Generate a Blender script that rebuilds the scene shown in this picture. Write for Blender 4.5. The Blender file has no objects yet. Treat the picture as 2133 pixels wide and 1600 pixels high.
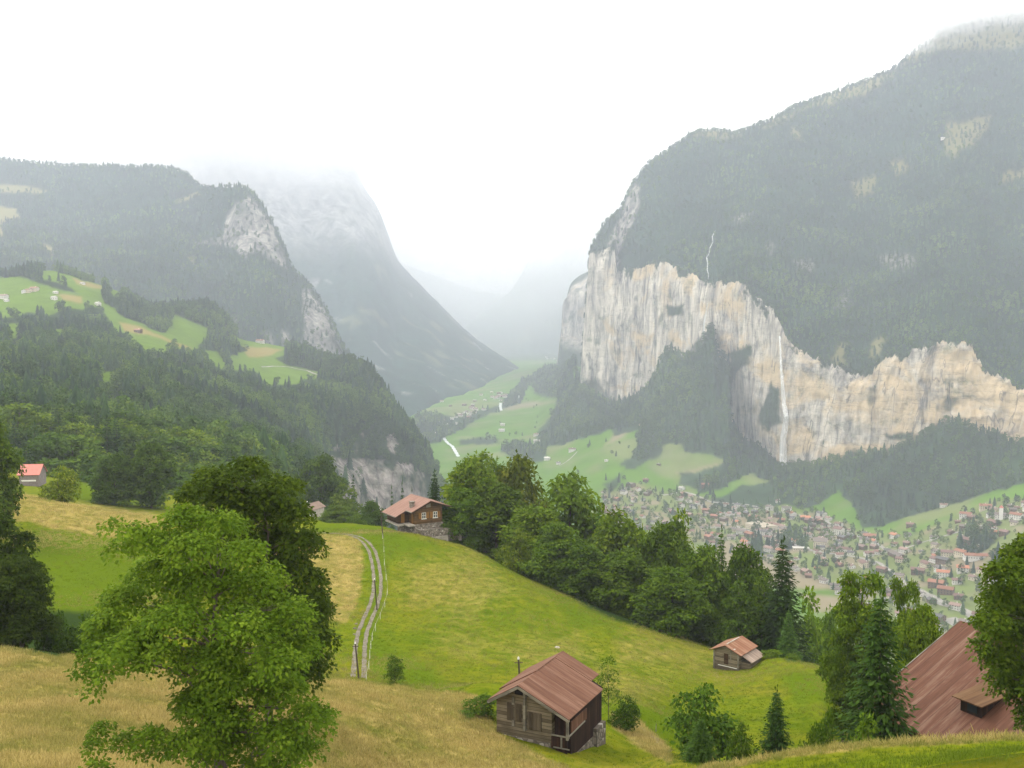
import bpy, math, random
import numpy as np
from mathutils import Vector
from mathutils.bvhtree import BVHTree

QUICK = False
SC = bpy.context.scene
COL = SC.collection
R = math.radians
ZC = 380.0
PITCH = R(3.62)
F = 2133.0
rnd = random.Random(7)

# ------------------------------------------------------------------ camera mapping
def ray(px, py):
    cx = (np.asarray(px, float) - 1066.5) / F
    cy = (800.0 - np.asarray(py, float)) / F
    dy = math.cos(PITCH) + cy * math.sin(PITCH)
    dz = -math.sin(PITCH) + cy * math.cos(PITCH)
    return cx / dy, dz / dy
def at(px, py, Y):
    a, b = ray(px, py)
    Y = np.asarray(Y, float)
    return np.stack([a * Y, Y + 0 * a, ZC + b * Y], -1)
def py_of(Y, z):
    return 800.0 - F * math.tan(math.atan((z - ZC) / Y) + PITCH)

# ------------------------------------------------------------------ noise
_rs = np.random.RandomState(3)
_perm = _rs.permutation(256); _perm = np.concatenate([_perm, _perm, _perm])
_g = _rs.normal(size=(256, 3)); _g /= np.linalg.norm(_g, axis=1)[:, None]
def perlin(P):
    P = np.asarray(P, float)
    s = P.shape[:-1]; P = P.reshape(-1, 3)
    i = np.floor(P).astype(int); f = P - i
    w = f * f * f * (f * (f * 6 - 15) + 10)
    i &= 255
    r = 0
    for dx in (0, 1):
        wx = w[:, 0] if dx else 1 - w[:, 0]
        for dy in (0, 1):
            wy = w[:, 1] if dy else 1 - w[:, 1]
            for dz in (0, 1):
                wz = w[:, 2] if dz else 1 - w[:, 2]
                h = _perm[_perm[_perm[i[:, 0] + dx] + i[:, 1] + dy] + i[:, 2] + dz]
                r = r + wx * wy * wz * ((f - (dx, dy, dz)) * _g[h]).sum(1)
    return (r * 1.6).reshape(s)
def fbm(P, scale, oct=4, gain=.5, ridged=False):
    P = np.asarray(P) / scale
    a, r, t = 1.0, 0, 0
    for k in range(oct):
        n = perlin(P * 2.03 ** k + 17.3 * k)
        if ridged: n = 1 - 2 * np.abs(n)
        r = r + a * n; t += a; a *= gain
    return r / t
def sm(a, b, x):
    t = np.clip((x - a) / (b - a), 0, 1)
    return t * t * (3 - 2 * t)

# ------------------------------------------------------------------ interpolation
def pchip(x, y, q):
    x = np.asarray(x, float); y = np.asarray(y, float)
    if len(x) == 1: return np.full(np.shape(q), y[0])
    h = np.diff(x); d = np.diff(y) / h
    m = np.zeros(len(x))
    for i in range(1, len(x) - 1):
        if d[i - 1] * d[i] > 0:
            w1 = 2 * h[i] + h[i - 1]; w2 = h[i] + 2 * h[i - 1]
            m[i] = (w1 + w2) / (w1 / d[i - 1] + w2 / d[i])
    m[0] = d[0]; m[-1] = d[-1]
    q = np.clip(q, x[0], x[-1])
    k = np.clip(np.searchsorted(x, q, side='right') - 1, 0, len(x) - 2)
    t = (q - x[k]) / h[k]
    return ((2 * t**3 - 3 * t**2 + 1) * y[k] + (t**3 - 2 * t**2 + t) * h[k] * m[k]
            + (-2 * t**3 + 3 * t**2) * y[k + 1] + (t**3 - t**2) * h[k] * m[k + 1])
def grid_from_rows(rows, px, subs):
    A = []; B = []
    for row in rows:
        xs, ps, Ys = [], [], []
        for p in row:
            if len(p) == 4: ps.append(py_of(p[2], ZC + p[3]))
            else: ps.append(p[1])
            xs.append(p[0]); Ys.append(math.log(p[2]))
        A.append(pchip(xs, ps, px)); B.append(pchip(xs, Ys, px))
    A = np.array(A); B = np.array(B)
    t = []
    for i, n in enumerate(subs): t += list(i + np.arange(n) / n)
    t = np.array(t + [len(rows) - 1.0])
    idx = np.arange(len(rows))
    # row-wise monotone interpolation, vectorised over columns
    PY = np.empty((len(t), len(px))); LY = np.empty_like(PY)
    for c in range(len(px)):
        PY[:, c] = pchip(idx, A[:, c], t); LY[:, c] = pchip(idx, B[:, c], t)
    PX = np.broadcast_to(px, PY.shape)
    return PX, PY, np.exp(LY)

def poly_sd(PX, PY, poly):
    """signed distance in pixels, positive inside"""
    p = np.array(poly, float); n = len(p)
    inside = np.zeros(PX.shape, bool); d = np.full(PX.shape, 1e9)
    for i in range(n):
        a = p[i]; b = p[(i + 1) % n]
        c = ((a[1] > PY) != (b[1] > PY))
        if a[1] != b[1]:
            xi = (b[0] - a[0]) * (PY - a[1]) / (b[1] - a[1]) + a[0]
            inside ^= c & (PX < xi)
        e = b - a; L = (e ** 2).sum() + 1e-9
        t = np.clip(((PX - a[0]) * e[0] + (PY - a[1]) * e[1]) / L, 0, 1)
        d = np.minimum(d, np.hypot(PX - a[0] - t * e[0], PY - a[1] - t * e[1]))
    return np.where(inside, d, -d)
def region(PX, PY, polys, soft=3, warp=4, seed=0, wscale=22, off=0):
    Q = np.stack([PX, PY, np.full(PX.shape, seed * 7.7)], -1)
    wx = PX + warp * fbm(Q, wscale, 3); wy = PY + warp * .7 * fbm(Q + 91.3, wscale, 3)
    r = np.zeros(PX.shape)
    for p in polys: r = np.maximum(r, sm(-soft, soft, poly_sd(wx, wy, p) + off))
    return r

# ------------------------------------------------------------------ mesh helpers
def mesh_np(name, V, faces, mat=None, smooth=False, attrs=None, mats=None, midx=None):
    V = np.asarray(V, np.float32).reshape(-1, 3)
    me = bpy.data.meshes.new(name)
    if isinstance(faces, np.ndarray):
        k = faces.shape[1]; nf = len(faces)
        me.vertices.add(len(V)); me.vertices.foreach_set('co', V.ravel())
        me.loops.add(nf * k); me.loops.foreach_set('vertex_index', faces.astype(np.int32).ravel())
        me.polygons.add(nf); me.polygons.foreach_set('loop_start', np.arange(0, nf * k, k, dtype=np.int32))
        me.update(calc_edges=True)
    else:
        me.from_pydata([tuple(map(float, v)) for v in V], [], faces)
    if attrs:
        for an, arr in attrs.items():
            arr = np.asarray(arr, np.float32)
            if arr.ndim == 2:
                if arr.shape[1] == 3: arr = np.concatenate([arr, np.ones((len(arr), 1), np.float32)], 1)
                a = me.attributes.new(an, 'FLOAT_COLOR', 'POINT'); a.data.foreach_set('color', arr.ravel())
            else:
                a = me.attributes.new(an, 'FLOAT', 'POINT'); a.data.foreach_set('value', arr)
    if smooth: me.polygons.foreach_set('use_smooth', np.ones(len(me.polygons), bool))
    if mats:
        for m in mats: me.materials.append(m)
        if midx is not None: me.polygons.foreach_set('material_index', np.asarray(midx, np.int32))
    elif mat: me.materials.append(mat)
    me.validate(); me.update()
    return me
def link(name, me, parent=None, loc=(0, 0, 0), rz=0.0, sc=None):
    o = bpy.data.objects.new(name, me); COL.objects.link(o)
    if parent: o.parent = parent
    o.location = loc; o.rotation_euler = (0, 0, rz)
    if sc is not None: o.scale = sc if hasattr(sc, '__len__') else (sc, sc, sc)
    return o
def tag(o, label=None, cat=None, group=None, kind=None):
    if label: o['label'] = label
    if cat: o['category'] = cat
    if group: o['group'] = group
    if kind: o['kind'] = kind
    return o
def empty(name, loc=(0, 0, 0), rz=0.0):
    return link(name, None, None, loc, rz)
def gridfaces(r, c):
    i = np.arange(r - 1)[:, None] * c + np.arange(c - 1)[None]
    return np.stack([i, i + 1, i + c + 1, i + c], -1).reshape(-1, 4)

class MB:
    """collects simple solids into one mesh"""
    def __init__(s): s.v = []; s.f = []
    def add(s, vs, fs):
        b = len(s.v); s.v += [tuple(v) for v in vs]; s.f += [tuple(b + i for i in f) for f in fs]; return s
    def box(s, x0, x1, y0, y1, z0, z1):
        return s.add([(x0,y0,z0),(x1,y0,z0),(x1,y1,z0),(x0,y1,z0),(x0,y0,z1),(x1,y0,z1),(x1,y1,z1),(x0,y1,z1)],
                     [(0,3,2,1),(4,5,6,7),(0,1,5,4),(1,2,6,5),(2,3,7,6),(3,0,4,7)])
    def slab(s, quad, th):
        """quad of four points (top face, any order around), thickened downwards along its normal"""
        q = [Vector(p) for p in quad]; n = (q[1]-q[0]).cross(q[2]-q[0]).normalized()
        if n.z < 0: n = -n; q = q[::-1]
        lo = [p - n*th for p in q]
        k = len(q)
        return s.add([tuple(p) for p in q+lo], [tuple(range(k)), tuple(range(2*k-1, k-1, -1))] +
                     [(i, k+i, k+(i+1) % k, (i+1) % k) for i in range(k)])
    def bar(s, a, b, w, h=None):
        a = Vector(a); b = Vector(b); h = h or w; d = (b-a).normalized()
        up = Vector((0,0,1)) if abs(d.z) < .95 else Vector((0,1,0))
        u = d.cross(up).normalized()*w/2; v = u.normalized().cross(d).normalized()*h/2
        P = [a-u-v, a+u-v, a+u+v, a-u+v, b-u-v, b+u-v, b+u+v, b-u+v]
        return s.add([tuple(p) for p in P], [(0,3,2,1),(4,5,6,7),(0,1,5,4),(1,2,6,5),(2,3,7,6),(3,0,4,7)])
    def cyl(s, a, b, r0, r1=None, n=8):
        r1 = r0 if r1 is None else r1
        a = Vector(a); b = Vector(b); d = (b-a).normalized()
        up = Vector((0,0,1)) if abs(d.z) < .95 else Vector((0,1,0))
        u = d.cross(up).normalized(); v = u.cross(d)
        P = []
        for c, r in ((a, r0), (b, r1)):
            for k in range(n):
                t = 2*math.pi*k/n; P.append(tuple(c+u*math.cos(t)*r+v*math.sin(t)*r))
        return s.add(P, [(k, (k+1) % n, n+(k+1) % n, n+k) for k in range(n)]+[tuple(range(n-1,-1,-1)), tuple(range(n, 2*n))])
    def prism(s, prof, y0, y1):
        """profile of (x,z) extruded along y"""
        k = len(prof)
        return s.add([(x, y0, z) for x, z in prof]+[(x, y1, z) for x, z in prof],
                     [tuple(range(k)), tuple(range(2*k-1, k-1, -1))]+[(i, k+i, k+(i+1) % k, (i+1) % k) for i in range(k)])
    def build(s, name, mat, parent=None, loc=(0,0,0), rz=0.0, bevel=0.0):
        me = bpy.data.meshes.new(name); me.from_pydata(s.v, [], s.f)
        if mat: me.materials.append(mat)
        me.validate(); me.update()
        import bmesh
        bm = bmesh.new(); bm.from_mesh(me); bmesh.ops.recalc_face_normals(bm, faces=bm.faces)
        if bevel: bmesh.ops.bevel(bm, geom=bm.edges[:], offset=bevel, segments=1, affect='EDGES')
        bm.to_mesh(me); bm.free()
        return link(name, me, parent, loc, rz)

# ------------------------------------------------------------------ materials
class NT:
    def __init__(s, name):
        s.m = bpy.data.materials.new(name); s.m.use_nodes = True
        s.t = s.m.node_tree; s.t.nodes.clear()
        s.out = s.t.nodes.new('ShaderNodeOutputMaterial')
    def n(s, typ, _in=None, **kw):
        nd = s.t.nodes.new('ShaderNode' + typ)
        for k, v in kw.items(): setattr(nd, k, v)
        for k, v in (_in or {}).items():
            sock = nd.inputs[k]
            if isinstance(v, bpy.types.NodeSocket): s.t.links.new(v, sock)
            else: sock.default_value = v
        return nd
    def val(s, v, sock_like=None): return v
    def math(s, op, a, b=0.0, clamp=False):
        nd = s.n('Math', {0: a, 1: b}, operation=op, use_clamp=clamp); return nd.outputs[0]
    def mix(s, f, a, b, blend='MIX'):
        nd = s.t.nodes.new('ShaderNodeMix'); nd.data_type = 'RGBA'; nd.blend_type = blend
        for k, v in ((0, f), (6, a), (7, b)):
            if isinstance(v, bpy.types.NodeSocket): s.t.links.new(v, nd.inputs[k])
            else: nd.inputs[k].default_value = v if k == 0 else c4(v)
        return nd.outputs[2]
    def pos(s, sx=1, sy=1, sz=1, obj=False):
        if obj: src = s.n('TexCoord').outputs['Object']
        else: src = s.n('NewGeometry').outputs['Position']
        return s.n('Mapping', {0: src, 3: (sx, sy, sz)}).outputs[0]
    def noise(s, vec, scale, detail=4, rough=.55, dist=0.0):
        return s.n('TexNoise', {'Vector': vec, 'Scale': scale, 'Detail': detail, 'Roughness': rough, 'Distortion': dist}).outputs[0]
    def ramp(s, f, stops, interp='LINEAR'):
        nd = s.n('ValToRGB', {0: f}); cr = nd.color_ramp; cr.interpolation = interp
        while len(cr.elements) < len(stops): cr.elements.new(.5)
        for e, (p, c) in zip(cr.elements, stops): e.position = p; e.color = c4(c)
        return nd.outputs[0]
    def attr(s, name, typ='GEOMETRY'): return s.n('Attribute', attribute_name=name, attribute_type=typ)
    def bsdf(s, color, rough=.9, spec=.2, bump=None, bstr=.3, bdist=.1, metal=0.0, trans=None):
        b = s.n('BsdfPrincipled', {'Base Color': color if isinstance(color, bpy.types.NodeSocket) else c4(color), 'Roughness': rough, 'Specular IOR Level': spec, 'Metallic': metal})
        if bump is not None:
            bp = s.n('Bump', {'Height': bump, 'Strength': bstr, 'Distance': bdist})
            s.t.links.new(bp.outputs[0], b.inputs['Normal'])
        o = b.outputs[0]
        if trans is not None:
            tr = s.n('BsdfTranslucent', {'Color': color if isinstance(color, bpy.types.NodeSocket) else c4(color)})
            o = s.n('MixShader', {0: trans, 1: o, 2: tr.outputs[0]}).outputs[0]
        s.t.links.new(o, s.out.inputs[0]); return s.m
def c4(c): 
    c = tuple(c); return c if len(c) == 4 else c + (1.0,)

def leaf_mat(name, dark, mid, light, trans=.35, patch=0.0):
    t = NT(name)
    v = t.attr('var').outputs['Fac']
    oi = t.n('ObjectInfo')
    f = t.math('ADD', t.math('MULTIPLY', v, .75), t.math('MULTIPLY', oi.outputs['Random'], .25))
    c = t.ramp(f, [(0.0, dark), (.5, mid), (1.0, light)])
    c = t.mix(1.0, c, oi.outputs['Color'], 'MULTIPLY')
    if patch:
        pn = t.noise(oi.outputs['Location'], .0065, 5, .62)
        c = t.mix(patch, c, t.mix(1.0, c, t.ramp(pn, [(.36, (.30, .38, .45)), (.5, (.85, .9, .9)), (.64, (1.9, 1.7, 1.3))]), 'MULTIPLY'))
    return t.bsdf(c, .75, .06, trans=trans)
def bark_mat(name, a, b):
    t = NT(name); p = t.pos(1, 1, .25, obj=True)
    n = t.noise(p, 7, 5)
    return t.bsdf(t.ramp(n, [(.3, a), (.7, b)]), .9, .1, bump=n, bstr=.6, bdist=.05)
M_BROAD = leaf_mat('broad_leaves', (.026, .056, .004), (.070, .124, .006), (.155, .220, .016), .36)
M_BROADF = leaf_mat('broad_leaves_far', (.016, .040, .008), (.046, .088, .016), (.105, .155, .028), .25, .9)
M_SPR = leaf_mat('spruce_needles', (.018, .042, .007), (.036, .074, .010), (.070, .120, .016), .2)
M_SPRF = leaf_mat('spruce_needles_far', (.010, .026, .012), (.021, .045, .018), (.040, .072, .024), .1, .9)
M_BARK = bark_mat('bark', (.045, .036, .026), (.12, .10, .08))

# ------------------------------------------------------------------ terrain materials
def ground_near_mat():
    t = NT('meadow_grass')
    P = t.pos(1, 1, 1)
    cov = t.n('SeparateColor', {0: t.attr('cov').outputs['Color']})
    dry, dark, green = cov.outputs[0], cov.outputs[1], cov.outputs[2]
    n1 = t.noise(P, .055, 5, .6, .4); n2 = t.noise(P, .5, 5, .6, .5); n3 = t.noise(t.pos(1, .6, 1), 5.0, 3, .7)
    g = t.ramp(n1, [(.30, (.080, .116, .004)), (.46, (.106, .134, .006)), (.60, (.124, .136, .009)), (.76, (.148, .140, .018))])
    g2 = t.ramp(n2, [(.3, (.62, .74, .6)), (.5, (1, 1, 1)), (.72, (1.32, 1.14, 1.25))])
    g = t.mix(1.0, g, g2, 'MULTIPLY')
    lush = t.mix(t.math('MULTIPLY', n2, .6), (.070, .112, .004), (.098, .128, .006))
    g = t.mix(green, g, lush)
    nd = t.ramp(n2, [(.28, (.100, .120, .018)), (.42, (.180, .158, .036)), (.6, (.270, .210, .066)), (.8, (.340, .265, .098))])
    dn = t.math('ADD', dry, t.math('MULTIPLY', t.math('SUBTRACT', n2, .5), .9), True)
    c = t.mix(t.math('MULTIPLY', dn, t.math('GREATER_THAN', dry, .01)), g, nd)
    c = t.mix(t.math('MULTIPLY', n3, .45), c, t.mix(1.0, c, (.45, .5, .45), 'MULTIPLY'))
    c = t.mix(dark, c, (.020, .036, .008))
    h = t.math('ADD', t.math('MULTIPLY', n2, 1.0), t.math('MULTIPLY', n3, .5))
    return t.bsdf(c, 1.0, 0.0, bump=h, bstr=.7, bdist=.5)
M_NEAR = ground_near_mat()

def far_mat(name, forest, meadow, dry, rock_a, rock_b, rock_c, fs=.02, streak=(.05, .05, .006), contrast=1.0, ochre=None, bstr=.6, bdist=8):
    t = NT(name)
    P = t.pos()
    cov = t.n('SeparateColor', {0: t.attr('cov').outputs['Color']})
    mead, dr, rock = cov.outputs[0], cov.outputs[1], cov.outputs[2]
    n1 = t.noise(P, fs, 6, .65); n2 = t.noise(P, fs * 5, 4, .7)
    f = t.ramp(n1, [(.3, tuple(x * .6 for x in forest)), (.5, forest), (.72, tuple(x * 1.6 for x in forest))])
    f = t.mix(t.math('MULTIPLY', n2, .7), f, t.mix(1.0, f, (.4, .45, .5), 'MULTIPLY'))
    m = t.ramp(n1, [(.3, tuple(x * .8 for x in meadow)), (.5, meadow), (.7, tuple(x * 1.15 for x in meadow))])
    m = t.mix(dr, m, dry)
    S = t.pos(*streak)
    s1 = t.noise(S, 1.0, 8, .68, .6); s2 = t.noise(t.pos(streak[0] * .22, streak[1] * .22, streak[2] * 1.4), 1.0, 5, .6, .8)
    s3 = t.noise(t.pos(.012, .012, .02), 1.0, 6, .7)
    r = t.ramp(s1, [(.32, tuple(x * .30 for x in rock_a)), (.42, rock_a), (.52, rock_b), (.62, rock_c)])
    if ochre:
        mr_ = t.n('MapRange', {0: t.n('SeparateXYZ', {0: P}).outputs[0], 1: 150.0, 2: 750.0, 3: -.16, 4: .07}).outputs[0]
        r = t.mix(t.ramp(t.math('ADD', s2, mr_), [(.46, (0, 0, 0)), (.60, (1, 1, 1))]), r, t.mix(s1, tuple(x * .6 for x in ochre), ochre))
    n5 = t.noise(t.pos(.014, .014, .0022), 1.0, 4, .6, .5); n6 = t.noise(t.pos(.005, .005, .05), 1.0, 4, .6, .4)
    for nn, wd, am in ((n5, .013, .72), (n6, .010, .45)):
        ck = t.ramp(t.math('ABSOLUTE', t.math('SUBTRACT', nn, .5)), [(0.0, (am, am, am)), (wd, (0, 0, 0))])
        r = t.mix(ck, r, tuple(x * .28 for x in rock_a))
    r = t.mix(t.ramp(s3, [(.56, (0, 0, 0)), (.68, (.65, .65, .65))]), r, tuple(x * 1.4 for x in forest))
    c = t.mix(mead, f, m); c = t.mix(rock, c, r)
    h = t.math('ADD', t.math('MULTIPLY', n1, .6), t.math('MULTIPLY', s1, .8))
    return t.bsdf(c, 1.0, 0.0, bump=h, bstr=bstr, bdist=bdist)
RG = ((.17, .165, .16), (.30, .29, .275), (.42, .40, .37))
M_VAL = far_mat('valley_grass', (.022, .042, .018), (.058, .122, .005), (.16, .135, .085), *RG, fs=.012, bstr=.2, bdist=2)
M_HILL = far_mat('hillside_cover', (.020, .036, .012), (.075, .125, .010), (.17, .140, .045), (.12, .105, .10), (.215, .19, .175), (.32, .29, .265), fs=.03, streak=(.06, .06, .022))
M_SLOPE = far_mat('slope_cover', (.016, .034, .018), (.095, .10, .035), (.17, .15, .07), (.12, .112, .105), (.20, .19, .175), (.29, .275, .25), fs=.01)
M_CLIFF = far_mat('cliff_rock', (.026, .045, .018), (.10, .12, .04), (.15, .13, .06), (.20, .185, .165), (.36, .33, .285), (.52, .475, .40), ochre=(.54, .42, .265), streak=(.034, .034, .0085), bstr=.9, bdist=14)
M_FAR = far_mat('far_cover', (.014, .036, .024), (.11, .12, .06), (.15, .14, .09), (.17, .17, .175), (.28, .275, .27), (.40, .39, .37), fs=.006, streak=(.02, .02, .004), bstr=.4, bdist=15)

SURF = {}
def surface(name, rows, px, subs, mat, cov=None, disp=None, extra=None, normal_up=True):
    PX, PY, Y = grid_from_rows(rows, px, subs)
    P = at(PX, PY, Y)
    if disp is not None: P = disp(P, PX, PY, Y)
    r, c = PX.shape
    C = cov(PX, PY, P) if cov else np.zeros((r, c, 3))
    f = gridfaces(r, c)
    me = mesh_np(name, P, f, mat, True, {'cov': C.reshape(-1, 3)})
    o = link(name, me); tag(o, kind='structure')
    SURF[name] = dict(P=P, PX=PX, PY=PY, C=C, f=f, o=o, bvh=BVHTree.FromPolygons([tuple(v) for v in P.reshape(-1, 3)], f.tolist()))
    return o
CAM = Vector((0, 0, ZC))
def pick(px, py, names):
    """the nearest point of the named surfaces seen at a pixel"""
    d = at(px, py, 1.0); d = Vector(d) - CAM; L = d.length; d.normalize(); best = None
    for n in names:
        h = SURF[n]['bvh'].ray_cast(CAM, d)
        if h[0] is not None and (best is None or h[3] < best[1]): best = (h[0], h[3], h[1])
    return best[0] if best else None
def drop(x, y, names, top=3000):
    z = None
    for n in names:
        h = SURF[n]['bvh'].ray_cast(Vector((x, y, top)), Vector((0, 0, -1)))
        if h[0] is not None and (z is None or h[0].z > z): z = h[0].z
    return z

# ------------------------------------------------------------------ A: the near meadow
LX = -900; RX = 3000
rowsA = [
 [(LX,0,22,-12),(340,0,24,-13),(1000,0,28,-17),(1450,0,24,-12),(2133,0,22,-9.5),(RX,0,22,-8)],
 [(LX,1560,40),(0,1600,40),(340,1605,44),(700,1602,52),(1000,1612,60),(1300,1640,60),(1450,1625,45),(1700,1588,36),(2133,1562,34),(RX,1540,34)],
 [(LX,1440,55),(0,1470,55),(340,1490,58),(700,1505,62),(1000,1545,68),(1120,1556,69),(1205,1578,68.5),(1300,1588,69.5),(1450,1603,52),(1700,1562,41),(2133,1537,40),(RX,1500,40)],
 [(LX,1290,75),(0,1346,75),(340,1394,76),(700,1417,80),(860,1432,82),(1000,1452,83),(1120,1495,80),(1262,1520,80),(1320,1533,83),(1450,0,74,-32.5),(1700,0,62,-31),(2133,0,58,-32),(RX,0,58,-32)],
 [(LX,0,90,-31),(0,0,88,-34),(340,0,88,-36.5),(700,0,91,-36),(860,0,92,-37),(1000,1425,95),(1300,1480,98),(1450,0,90,-38.5),(1700,0,84,-36),(1900,0,80,-34),(2133,0,78,-33),(RX,0,75,-32)],
 [(LX,1300,110),(0,1330,105),(340,1335,105),(700,1411,108),(1000,1428,110),(1300,1440,112),(1450,1488,112),(1700,1500,105),(1850,0,100,-46),(2133,0,98,-45),(RX,0,95,-46)],
 [(LX,1180,130),(0,1200,130),(340,1230,132),(700,1310,140),(1000,1315,143),(1300,1372,140),(1500,1402,142),(1700,1396,130),(1800,0,125,-52),(2133,0,130,-66),(RX,0,130,-70)],
 [(LX,1090,155),(0,1105,155),(340,1135,160),(700,1205,165),(1000,1212,170),(1300,1302,160),(1500,1360,155),(1700,1385,141),(1800,0,150,-66),(2133,0,160,-92),(RX,0,160,-100)],
 [(LX,1020,180),(0,1029,180),(150,1052,182),(310,1076,186),(500,1098,190),(640,1112,190),(800,1108,198),(950,1132,198),(1100,1203,188),(1300,1285,174),(1400,1318,169),(1500,1352,164),(1600,1378,158),(1700,0,160,-62),(2133,0,190,-118),(RX,0,190,-130)],
 [(LX,0,225,-38),(0,0,225,-41),(310,0,230,-49),(640,1090,232),(800,1099,222),(950,0,225,-56),(1100,0,215,-63),(1300,0,208,-72),(1500,0,200,-74),(1700,0,210,-100),(2133,0,250,-155),(RX,0,250,-165)],
 [(LX,1003,300),(0,1006,300),(310,1050,300),(640,1078,330),(800,0,310,-74),(950,0,300,-88),(1100,0,300,-104),(1500,0,300,-135),(1700,0,310,-158),(2133,0,340,-195),(RX,0,340,-205)],
 [(LX,0,400,-60),(0,0,400,-58),(310,0,400,-66),(640,0,420,-88),(800,0,450,-150),(950,0,450,-190),(1500,0,450,-225),(2133,0,480,-265),(RX,0,480,-270)],
 [(LX,0,600,-120),(0,0,600,-110),(640,0,620,-210),(950,0,650,-300),(1500,0,650,-312),(2133,0,680,-345),(RX,0,680,-350)],
 [(LX,0,1000,-250),(0,0,1000,-250),(640,0,900,-360),(950,0,860,-379),(2133,0,860,-376),(RX,0,860,-376)],
]
DRY_A = [[(-900,1200),(-300,1280),(0,1345),(340,1394),(700,1417),(1000,1450),(1015,1480),(1040,1530),(1150,1585),(1300,1650),(1300,2600),(-900,2600)],
 [(560,1108),(645,1112),(720,1114),(748,1122),(757,1150),(755,1200),(744,1260),(722,1298),(640,1290),(580,1200)],
 [(-900,1010),(0,1020),(150,1045),(310,1068),(345,1080),(330,1112),(220,1120),(100,1100),(60,1086),(0,1082),(-900,1075)],
 [(1440,1606),(1500,1592),(1620,1570),(1760,1553),(2133,1534),(2500,1530),(2500,1536),(2133,1541),(1800,1559),(1600,1583),(1480,1612)],
 [(1270,1482),(1330,1500),(1395,1560),(1400,1590),(1330,1560),(1275,1510)]]
DRY_SOFT = [[(850,1180),(1000,1150),(1060,1230),(980,1290),(850,1250)],[(1030,1340),(1200,1330),(1230,1370),(1100,1390)],[(1300,1330),(1500,1370),(1480,1400),(1290,1380)],[(900,1320),(1020,1330),(980,1360)],[(1240,1400),(1380,1420),(1370,1460),(1250,1450)]]
GREEN_A = [[(60,1095),(220,1122),(330,1115),(330,1330),(100,1330),(60,1200)],[(655,1090),(800,1095),(900,1130),(960,1150),(1080,1190),(1010,1160),(880,1145),(812,1160),(800,1250),(790,1330),(900,1390),(940,1440),(830,1430),(770,1410),(760,1330),(770,1200),(760,1130),(700,1112),(650,1110)],
 [(150,1000),(340,1000),(340,1062),(150,1045)],[(1130,1230),(1300,1310),(1200,1300)],[(1620,1400),(1740,1395),(1760,1440),(1660,1470)],[(1180,1440),(1420,1480),(1440,1560),(1300,1510)]]
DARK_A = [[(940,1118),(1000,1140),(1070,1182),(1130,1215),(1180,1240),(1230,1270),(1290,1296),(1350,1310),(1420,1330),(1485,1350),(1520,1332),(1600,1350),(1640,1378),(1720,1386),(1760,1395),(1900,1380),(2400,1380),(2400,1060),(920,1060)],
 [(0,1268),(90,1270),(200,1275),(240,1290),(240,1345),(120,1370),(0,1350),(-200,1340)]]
def covA(PX, PY, P):
    PYe = 800 - F * np.tan(np.arctan2(P[..., 2] - ZC, P[..., 1]) + PITCH)
    C = np.zeros(PX.shape + (3,))
    C[..., 0] = np.maximum(region(PX, PYe, DRY_A, 4, 6, 1), .40 * region(PX, PYe, DRY_SOFT, 30, 20, 2, 60))
    near = (P[..., 1] < 260)
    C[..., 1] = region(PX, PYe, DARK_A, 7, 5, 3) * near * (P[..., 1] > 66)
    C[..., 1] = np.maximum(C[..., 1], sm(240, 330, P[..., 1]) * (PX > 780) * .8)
    C[..., 2] = region(PX, PYe, GREEN_A, 14, 10, 4)
    return C
def dispA(P, PX, PY, Y):
    P = P.copy(); a = np.clip(Y / 130, .25, 2.2)
    P[..., 2] += .35 * a * fbm(P, 14, 4) + .12 * fbm(P, 2.5, 3)
    return P
pxA = np.arange(LX, RX + 1, 6.0)
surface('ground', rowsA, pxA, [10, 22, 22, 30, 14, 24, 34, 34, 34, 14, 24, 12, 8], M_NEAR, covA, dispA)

# ------------------------------------------------------------------ V: valley floor and the foot of the right wall
def Ycl(px): return pchip([1150,1205,1290,1400,1500,1630,1700,1800,1900,2133,3000],[3450,3300,3100,2800,2550,2270,2160,2080,2000,1850,1450], np.asarray(px, float))
BASE = [(1195,792),(1205,796),(1240,828),(1280,847),(1333,826),(1369,782),(1377,753),(1400,731),(1425,748),(1450,738),(1487,684),(1497,737),(1532,737),(1560,722),(1563,735),(1545,765),(1521,859),(1536,908),(1556,932),(1589,944),(1625,972),(1690,975),(1740,962),(1800,948),(1850,948),(1880,932),(1950,895),(1985,882),(2040,902),(2090,920),(2133,930),(2400,950),(3000,960)]
BASE = [(1195,792),(1205,796),(1240,828),(1280,847),(1333,826),(1369,782),(1377,753),(1400,731),(1425,748),(1450,738),(1487,684),(1492,737),(1518,760),(1519,800),(1521,859),(1536,908),(1556,932),(1589,944),(1625,972),(1690,975),(1740,962),(1800,948),(1850,948),(1880,932),(1950,895),(1985,882),(2040,902),(2090,920),(2133,930),(2400,950),(3000,960)]
bx = [b[0] for b in BASE]
base_row = [(x, y, float(Ycl(x)) - 6) for x, y in BASE]
def row_py(x, pts): return float(pchip([p[0] for p in pts], [p[1] for p in pts], np.array([float(x)]))[0])
r4 = [(600,0,2600,-372),(840,0,2700,-374),(950,0,2700,-372),(1150,938,2650),(1250,915,2560),(1320,908,2500),(1400,935,2380),(1500,968,2200),(1600,1000,2110),(1700,1040,1950),(1800,1060,1850),(1900,1062,1780),(2050,1030,1720),(2133,1012,1690),(2400,990,1600),(3000,980,1350)]
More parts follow.
